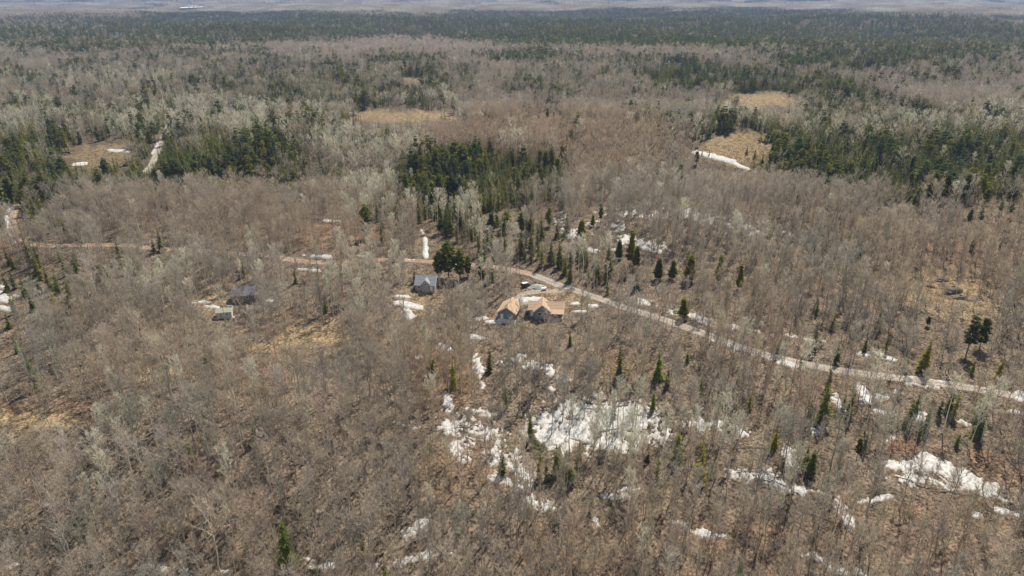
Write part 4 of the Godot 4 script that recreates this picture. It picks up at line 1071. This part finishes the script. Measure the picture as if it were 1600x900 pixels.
func houses() -> void:
	var tan_roof := Color(0.385, 0.29, 0.215)
	var grey := Color(0.23, 0.24, 0.255)
	var white := Color(0.78, 0.77, 0.75)
	var dark_glass := Color(0.05, 0.06, 0.07)
	# the tan roofed house: long block with a cross gable to the viewer and a porch on the right
	var h := thing("tan_roofed_house", house_base(853, 489), deg_to_rad(-4))
	tag(h, "grey sided house with tan shingle roof and front gable in the clearing", "house", "houses in the woods")
	put_wall(h, gable_wall(7.2, 13.4, 2.9, 2.0, grey), "wall", M.siding, Vector3.ZERO, PI / 2)
	var r := gable_roof(7.2, 13.4, 2.9, 2.0, 0.5, tan_roof, white)
	put_wall(h, r[0], "roof", M.shingle, Vector3.ZERO, PI / 2); boards(h, r[1], "fascia", Vector3.ZERO, PI / 2)
	put_wall(h, gable_wall(6.4, 7.4, 3.0, 2.7, grey), "front_wing", M.siding, Vector3(-1.4, 0, 1.6))
	r = gable_roof(6.4, 7.4, 3.0, 2.7, 0.5, tan_roof, white)
	put_wall(h, r[0], "wing_roof", M.shingle, Vector3(-1.4, 0.03, 1.6)); boards(h, r[1], "wing_fascia", Vector3(-1.4, 0.03, 1.6))
	opening(h, "window", Vector3(-2.5, 1.7, 5.3), 1.5, 1.4, 1, dark_glass); opening(h, "window", Vector3(-0.3, 1.7, 5.3), 1.5, 1.4, 1, dark_glass); opening(h, "window", Vector3(-1.4, 3.9, 5.3), 0.9, 0.8, 1, dark_glass)
	opening(h, "door", Vector3(-5.5, 1.1, 3.6), 1.1, 2.2, 1, white)
	opening(h, "window", Vector3(3.1, 1.6, 3.6), 1.2, 1.3, 1, dark_glass); opening(h, "window", Vector3(5.2, 1.6, 3.6), 1.2, 1.3, 1, Color(0.45, 0.42, 0.36))
	var g := Geo.new()
	g.box(Vector3(2.0, -1.5, 3.62), Vector3(6.9, 0.1, 6.2), Color(0.42, 0.36, 0.28))
	put_wall(h, g, "porch_deck", M.house)
	g = Geo.new(); roof_slab(g, Vector3(1.9, 3.0, 3.4), Vector3(7.2, 3.0, 3.4), Vector3(7.2, 2.35, 6.5), Vector3(1.9, 2.35, 6.5), 0.12, tan_roof)
	put_wall(h, g, "porch_roof", M.shingle)
	for x in [2.2, 4.5, 6.7]:
		g = Geo.new(); g.box(Vector3(x - 0.09, 0.1, 5.95), Vector3(x + 0.09, 2.42, 6.13), white)
		put_wall(h, g, "porch_post", M.house)
	g = Geo.new(); g.box(Vector3(2.2, 0.85, 6.0), Vector3(6.7, 0.95, 6.08), Color(0.1, 0.1, 0.1))
	for k in 22: g.box(Vector3(2.3 + k * 0.2, 0.1, 6.02), Vector3(2.34 + k * 0.2, 0.85, 6.06), Color(0.1, 0.1, 0.1))
	put_wall(h, g, "porch_railing", M.house)
	g = Geo.new(); g.box(Vector3(3.4, 4.0, -1.4), Vector3(4.1, 5.7, -0.8), Color(0.3, 0.26, 0.24))
	put_wall(h, g, "chimney", M.house)
	# the garage
	h = thing("tan_roofed_garage", house_base(796, 492), deg_to_rad(-14))
	tag(h, "grey gabled garage with tan roof left of the long house", "garage", "houses in the woods")
	put_wall(h, gable_wall(7.2, 9.5, 3.0, 2.4, grey), "wall", M.siding)
	r = gable_roof(7.2, 9.5, 3.0, 2.4, 0.5, tan_roof, white)
	put_wall(h, r[0], "roof", M.shingle); boards(h, r[1], "fascia")
	opening(h, "door", Vector3(-1.9, 1.1, 4.75), 1.1, 2.2, 1, white)
	opening(h, "window", Vector3(1.3, 1.6, 4.75), 1.3, 1.1, 1, dark_glass)
	g = Geo.new(); g.box(Vector3(-3.5, -1.4, 4.77), Vector3(3.5, 0.12, 7.0), Color(0.5, 0.47, 0.42))
	put_wall(h, g, "deck", M.house)
	g = Geo.new(); g.hull([Vector3(-4.9, 1.25, 4.2), Vector3(-3.65, 2.3, 4.2), Vector3(-3.65, 2.3, 4.5), Vector3(-4.9, 1.25, 4.5), Vector3(-4.9, 1.1, 4.2), Vector3(-3.65, 2.1, 4.2), Vector3(-3.65, 2.1, 4.5), Vector3(-4.9, 1.1, 4.5)], white)
	put_wall(h, g, "side_brace", M.house)
	# the blue roofed house
	var blue := Color(0.18, 0.205, 0.235)
	h = thing("blue_roofed_house", house_base(667, 450), deg_to_rad(-6))
	tag(h, "small house with blue-grey metal roof beside a snowy lawn", "house", "houses in the woods")
	put_wall(h, gable_wall(7.0, 8.4, 2.8, 2.8, Color(0.36, 0.34, 0.30)), "wall", M.siding, Vector3.ZERO, PI / 2)
	r = gable_roof(7.0, 8.4, 2.8, 2.8, 0.5, blue, white)
	put_wall(h, r[0], "roof", M.metal_roof, Vector3.ZERO, PI / 2); boards(h, r[1], "fascia", Vector3.ZERO, PI / 2)
	put_wall(h, gable_wall(3.2, 4.6, 3.6, 1.6, Color(0.33, 0.36, 0.40)), "dormer", M.siding, Vector3(0.4, 0, 1.7))
	r = gable_roof(3.2, 4.6, 3.6, 1.6, 0.3, blue, white)
	put_wall(h, r[0], "dormer_roof", M.metal_roof, Vector3(0.4, 0.03, 1.7)); boards(h, r[1], "dormer_fascia", Vector3(0.4, 0.03, 1.7))
	opening(h, "window", Vector3(0.4, 3.2, 4.0), 1.1, 1.1, 1, dark_glass); opening(h, "window", Vector3(-2.6, 1.5, 3.5), 1.2, 1.2, 1, dark_glass); opening(h, "door", Vector3(2.8, 1.1, 3.5), 1.0, 2.1, 1, white)
	# half hidden houses on the left
	var mauve := Color(0.17, 0.165, 0.20)
	h = thing("dark_roofed_house", house_base(384, 466), deg_to_rad(8))
	tag(h, "house with dark slate roof half hidden by trees at left", "house", "houses in the woods")
	put_wall(h, gable_wall(7.0, 9.0, 2.8, 2.4, Color(0.22, 0.2, 0.2)), "wall", M.siding, Vector3.ZERO, PI / 2)
	r = gable_roof(7.0, 9.0, 2.8, 2.4, 0.5, mauve, Color(0.4, 0.38, 0.36))
	put_wall(h, r[0], "roof", M.shingle, Vector3.ZERO, PI / 2); boards(h, r[1], "fascia", Vector3.ZERO, PI / 2)
	opening(h, "window", Vector3(-2.0, 1.5, 3.5), 1.2, 1.2, 1, dark_glass); opening(h, "window", Vector3(1.6, 1.5, 3.5), 1.2, 1.2, 1, dark_glass)
	h = thing("garden_shed", house_base(352, 494), deg_to_rad(14))
	tag(h, "low olive-roofed shed with pale front among snow scraps at left", "shed", "houses in the woods")
	put_wall(h, gable_wall(3.6, 5.6, 2.3, 0.9, Color(0.6, 0.59, 0.52)), "wall", M.siding, Vector3.ZERO, PI / 2)
	r = gable_roof(3.6, 5.6, 2.3, 0.9, 0.3, Color(0.25, 0.26, 0.2), white)
	put_wall(h, r[0], "roof", M.metal_roof, Vector3.ZERO, PI / 2); boards(h, r[1], "fascia", Vector3.ZERO, PI / 2)
	opening(h, "door", Vector3(-1.2, 1.0, 1.8), 1.0, 1.9, 1, Color(0.3, 0.3, 0.27)); opening(h, "window", Vector3(1.1, 1.3, 1.8), 1.0, 0.8, 1, dark_glass)
	yard_things()

func yard_things() -> void:
	# the dark parked car
	var at := spot(822, 448)
	var car := thing("parked_car", at + Vector3(0, 0.25, 0), deg_to_rad(24))
	tag(car, "dark green-black parked car with pale snow on its roof above the yard", "car")
	var body := Color(0.03, 0.04, 0.038)
	var g := Geo.new()
	g.hull([Vector3(-2.2, 0.95, -0.82), Vector3(2.25, 0.85, -0.82), Vector3(2.25, 0.85, 0.82), Vector3(-2.2, 0.95, 0.82), Vector3(-2.3, 0.35, -0.88), Vector3(2.35, 0.35, -0.88), Vector3(2.35, 0.35, 0.88), Vector3(-2.3, 0.35, 0.88)], body)
	put_wall(car, g, "body", M.carpaint)
	g = Geo.new()
	g.hull([Vector3(-1.8, 1.62, -0.66), Vector3(0.55, 1.62, -0.66), Vector3(0.55, 1.62, 0.66), Vector3(-1.8, 1.62, 0.66), Vector3(-2.15, 0.955, -0.78), Vector3(1.2, 0.91, -0.78), Vector3(1.2, 0.91, 0.78), Vector3(-2.15, 0.955, 0.78)], Color(0.02, 0.025, 0.03))
	put_wall(car, g, "cabin", M.glass)
	g = Geo.new(); g.hull([Vector3(-1.75, 1.82, -0.6), Vector3(0.45, 1.8, -0.58), Vector3(0.45, 1.78, 0.6), Vector3(-1.75, 1.8, 0.58), Vector3(-1.85, 1.625, -0.68), Vector3(0.58, 1.625, -0.68), Vector3(0.58, 1.625, 0.68), Vector3(-1.85, 1.625, 0.68)], Color(0.7, 0.7, 0.69))
	put_wall(car, g, "snow_cap", M.house)
	for x in [-1.45, 1.5]:
		for s in [-0.84, 0.84]:
			g = Geo.new(); g.tube(Vector3(x, 0.34, s - 0.11), Vector3(x, 0.34, s + 0.11), 0.34, 0.34, 14, Color(0.02, 0.02, 0.02))
			for q in [-0.11, 0.11]:
				for k in 14:
					var a0 := TAU * k / 14; var a1 := TAU * (k + 1) / 14
					g.face(Vector3(x, 0.34, s + q), Vector3(x + cos(a0) * 0.34, 0.34 + sin(a0) * 0.34, s + q), Vector3(x + cos(a1) * 0.34, 0.34 + sin(a1) * 0.34, s + q), Vector3(0, 0, q), Color(0.05, 0.05, 0.05))
			put_wall(car, g, "wheel", M.house)
	for s in [-0.6, 0.6]:
		g = Geo.new(); g.box(Vector3(2.3, 0.62, s - 0.2), Vector3(2.36, 0.78, s + 0.2), Color(0.6, 0.6, 0.58))
		put_wall(car, g, "headlight", M.glass)
	# a heap of grey stone beside it
	var nz := FastNoiseLite.new(); nz.seed = 5; nz.frequency = 0.6
	g = Geo.new()
	var R := 18; var S := 7
	var ring := []
	for j in S + 1:
		for k in R:
			var u := float(j) / S; var a := TAU * k / R
			var rr := (1.0 - u) * (1.0 + 0.25 * nz.get_noise_2d(cos(a) * 3.0, sin(a) * 3.0 + u * 4.0))
			ring.append(Vector3(cos(a) * 4.6 * rr, -0.3 + 1.7 * sin(u * PI / 2) + 0.35 * nz.get_noise_2d(k * 3.0, j * 3.0) * (1.0 - u), sin(a) * 2.6 * rr))
	for j in S:
		for k in R:
			var a: Vector3 = ring[j * R + k]; var b: Vector3 = ring[j * R + (k + 1) % R]; var c: Vector3 = ring[(j + 1) * R + k]; var d: Vector3 = ring[(j + 1) * R + (k + 1) % R]
			var col := Color(0.27, 0.275, 0.27) * (1.0 + 0.3 * nz.get_noise_2d(j * 9.0, k * 9.0)); col.a = 1
			g.face(a, b, d, a + Vector3(0, 1, 0), col); g.face(a, d, c, a + Vector3(0, 1, 0), col)
	var heap := part("stone_heap", g.mesh(), M.house, self)
	heap.position = spot(840, 449)
	tag(heap, "low heap of grey stone right of the dark parked car", "heap")
	var ledges := [[1472, 438, 2.6, "upper dark rock ledge on the tawny slope at the right"], [1488, 456, 3.6, "largest dark rock ledge on the tawny slope at the right"], [1500, 466, 2.2, "lowest dark rock ledge on the tawny slope at the right"], [1452, 448, 1.6, "small dark boulder left of the ledges on the tawny slope"], [640, 652, 1.8, "dark mossy boulder in the hollow left of centre"], [585, 640, 2.4, "dark rock face in the hollow left of centre"]]
	for e in ledges:
		var q := Geo.new()
		var rr := []
		for j in 6:
			for k in 11:
				var u := j / 5.0; var an := TAU * k / 11.0
				var ra: float = e[2] * sqrt(maxf(0.0, 1.0 - u * u * 0.96)) * (1.0 + 0.35 * nz.get_noise_2d(cos(an) * 4.0 + e[0], sin(an) * 4.0 + u * 3.0))
				rr.append(Vector3(cos(an) * ra * 1.5, -0.5 + u * e[2] * 0.8 + 0.3 * nz.get_noise_2d(k * 4.0 + e[1], j * 5.0), sin(an) * ra * 0.7))
		for j in 5:
			for k in 11:
				var a: Vector3 = rr[j * 11 + k]; var b: Vector3 = rr[j * 11 + (k + 1) % 11]; var c: Vector3 = rr[j * 11 + 11 + k]; var d: Vector3 = rr[j * 11 + 11 + (k + 1) % 11]
				var col := Color(0.10, 0.088, 0.07) * (1.0 + 0.5 * nz.get_noise_2d(j * 7.0, k * 5.0)); col.a = 1
				var mid_out := Vector3(a.x + d.x, 1.2, a.z + d.z)
				q.face(a, b, d, mid_out, col); q.face(a, d, c, mid_out, col)
		var ro := part("rock_ledge", q.mesh(), M.house, self)
		ro.position = spot(e[0], e[1])
		ro.rotation.y = rnd(-0.4, 0.4)
		tag(ro, e[3], "rock")
	# the white tank by the lawn
	g = Geo.new()
	g.tube(Vector3(-0.9, 0.95, 0), Vector3(0.9, 0.95, 0), 0.55, 0.55, 14, white_paint())
	for s in [-1.0, 1.0]:
		g.tube(Vector3(s * 0.9, 0.95, 0), Vector3(s * 1.2, 0.95, 0), 0.55, 0.2, 14, white_paint())
	var tank := thing("fuel_tank", spot(850, 454), deg_to_rad(15))
	tag(tank, "small white tank on the grass right of the stone heap", "tank")
	put_wall(tank, g, "shell", M.house)
	for s in [-0.6, 0.6]:
		g = Geo.new(); g.box(Vector3(s - 0.1, -0.2, -0.35), Vector3(s + 0.1, 0.5, 0.35), Color(0.3, 0.3, 0.3))
		put_wall(tank, g, "leg", M.house)
	# a white trailer in the far yard
	var tr := thing("white_trailer", spot(208, 232), deg_to_rad(10))
	tag(tr, "tiny white trailer at the edge of the far upper left yard", "trailer")
	g = Geo.new(); g.box(Vector3(-2.4, 0.6, -1.1), Vector3(2.4, 2.8, 1.1), white_paint())
	put_wall(tr, g, "body", M.house)
	g = Geo.new(); g.box(Vector3(-0.5, 0.05, -1.0), Vector3(0.5, 0.6, 1.0), Color(0.03, 0.03, 0.03))
	put_wall(tr, g, "wheel", M.house)
	# fallen logs
	var logs := [[690, 862], [855, 600], [845, 582], [975, 635], [930, 640], [900, 655], [870, 660], [1000, 650], [960, 672], [740, 690], [720, 668], [790, 742], [1420, 752], [1450, 762], [1500, 768], [1520, 776], [640, 668], [560, 640], [180, 556], [640, 850], [905, 690], [1195, 752], [1225, 760], [1180, 738], [760, 700], [1095, 655], [1300, 815], [1190, 700], [1040, 640], [560, 868]]
	for k in logs.size():
		var p: Array = logs[k]
		var a := spot(p[0], p[1])
		var L := rnd(5, 11)
		var lg := Geo.new()
		var r0 := rnd(0.12, 0.22)
		lg.tube(Vector3(-L / 2, 0.2, 0), Vector3(0, 0.26, rnd(-.2, .2)), r0, r0 * 0.75, 6, Color(0.36, 0.33, 0.29)); lg.tube(Vector3(0, 0.26, 0), Vector3(L / 2, 0.3, 0), r0 * 0.75, r0 * 0.35, 6, Color(0.34, 0.31, 0.27))
		for q in 4: lg.sliver(Vector3(rnd(0, L / 2), 0.3, 0), Vector3(rnd(.2, 1), rnd(0, 1), rnd(-1, 1)).normalized() * rnd(0.6, 1.6), 0.07, Color(0.34, 0.31, 0.27), rnd(0, 9))
		var o := part("fallen_log", lg.mesh(), M.bark, self)
		o.position = a + Vector3(0, 0.1, 0)
		o.rotation.y = rnd(-0.7, 0.7)
		tag(o, ("grey fallen log lying " if r0 > 0.16 else "thin pale fallen log lying ") + where(Vector2(p[0], p[1])), "log", "fallen logs on the forest floor")

func white_paint() -> Color: return Color(0.78, 0.78, 0.77)

# the frozen lake far off
func lake() -> void:
	for e in [[304, 12, 9, 1.6], [289, 19.5, 8, 1.3]]:
		var c := spot(e[0], e[1])
		var g := Geo.new()
		var rx: float = e[2] / FOCAL * c.distance_to(EYE)
		var c2 := spot(e[0], e[1] - e[3]); var c1 := spot(e[0], e[1] + e[3])
		var rz := minf(absf(c1.z - c2.z) * 0.5, rx * 6.0)
		var last := Vector3.ZERO
		for k in 33:
			var a := TAU * k / 32
			var p := Vector3(cos(a) * rx * (1.0 + 0.2 * sin(a * 3.0)), 0, sin(a) * rz * (1.0 + 0.15 * cos(a * 2.0)))
			if k > 0: g.face(Vector3.ZERO, last, p, Vector3.UP, Color(0.72, 0.76, 0.8))
			last = p
		var o := part("frozen_lake", g.mesh(), M.house, self)
		o.position = c + Vector3(0, 4.0, 0)
		tag(o, "far white frozen lake near the top left" if e[1] < 15 else "second far white ice patch, nearer and further left", "", "", "structure")

func _ready() -> void:
	# camera
	var cam := Camera3D.new()
	cam.name = "camera"
	cam.position = EYE
	cam.rotation_degrees = Vector3(-PITCH, 0, 0)
	cam.fov = rad_to_deg(2.0 * atan(450.0 / FOCAL))
	cam.near = 0.5; cam.far = 30000.0
	add_child(cam)
	cam.current = true
	# sky, air and exposure
	var env := Environment.new()
	env.background_mode = Environment.BG_SKY
	var sm := ProceduralSkyMaterial.new()
	sm.sky_top_color = Color(0.60, 0.655, 0.72)
	sm.sky_horizon_color = Color(0.86, 0.865, 0.865)
	sm.sky_curve = 0.12
	sm.ground_horizon_color = Color(0.55, 0.55, 0.55)
	sm.ground_bottom_color = Color(0.30, 0.26, 0.22)
	sm.sky_energy_multiplier = 0.85
	var sky := Sky.new()
	sky.sky_material = sm
	env.sky = sky
	env.tonemap_mode = Environment.TONE_MAPPER_LINEAR
	env.tonemap_exposure = 1.82
	env.fog_enabled = true
	env.fog_mode = Environment.FOG_MODE_EXPONENTIAL
	env.fog_density = 0.00006
	env.fog_light_color = Color(0.66, 0.78, 1.0)
	env.sdfgi_enabled = true; env.ssao_enabled = true; env.ssil_enabled = true
	var we := WorldEnvironment.new()
	we.name = "world_environment"
	we.environment = env
	add_child(we)
	# sun: ahead and to the right, high
	var sun := DirectionalLight3D.new()
	sun.name = "sun"
	sun.light_energy = 1.6
	sun.light_color = Color(1.0, 0.955, 0.885)
	sun.light_angular_distance = 0.5
	sun.shadow_enabled = true
	var el := deg_to_rad(54.0); var azi := deg_to_rad(28.0)
	var s := Vector3(sin(azi) * cos(el), sin(el), -cos(azi) * cos(el))
	sun.transform = Transform3D(Basis.looking_at(-s, Vector3.UP), Vector3(0, 200, 0))
	add_child(sun)

	rng.seed = 20240418
	n_hill.seed = 3; n_hill.frequency = 1.0 / 190.0; n_hill.fractal_octaves = 2
	n_far.seed = 8; n_far.frequency = 1.0 / 1500.0; n_far.fractal_octaves = 3
	n_mid.seed = 14; n_mid.frequency = 1.0 / 38.0; n_mid.fractal_octaves = 3
	n_fine.seed = 19; n_fine.frequency = 1.0 / 9.0; n_fine.fractal_octaves = 3
	n_patch.seed = 23; n_patch.frequency = 1.0 / 55.0; n_patch.fractal_octaves = 3
	M.bark = paint(0.95); M.needle = paint(0.8); M.leaf = paint(0.92)
	for k in ["bark", "needle", "leaf"]:
		M[k].backlight_enabled = true
		M[k].backlight = Color(0.95, 0.95, 0.9)
	M.house = paint(0.7); M.siding = paint(0.75); M.shingle = paint(0.95); M.metal_roof = paint(0.45, Color.WHITE, 0.5); M.glass = paint(0.08, Color.WHITE, 0.5); M.carpaint = paint(0.25, Color.WHITE, 0.5)
	M.siding.albedo_texture = litter_texture(51, 0.03, [0.85, 0.94, 1.0, 1.0]); M.siding.uv1_triplanar = true; M.siding.uv1_scale = Vector3(0.3, 0.3, 0.3)
	M.shingle.albedo_texture = litter_texture(52, 0.06, [0.75, 0.9, 1.0, 1.0]); M.shingle.uv1_triplanar = true; M.shingle.uv1_scale = Vector3(0.3, 0.3, 0.3)

	var t0 := Time.get_ticks_msec()
	charts()
	keep_out()
	sort_keep()
	build_ground()
	build_roads()
	grid_roads()
	build_snow()
	lake()
	print("ground ", Time.get_ticks_msec() - t0)
	make_kinds()
	houses()
	singled_out()
	print("kinds ", Time.get_ticks_msec() - t0)
	forest()
	print("forest ", Time.get_ticks_msec() - t0)
	grow()
	print("done ", Time.get_ticks_msec() - t0, " brush ", brush_at.size())
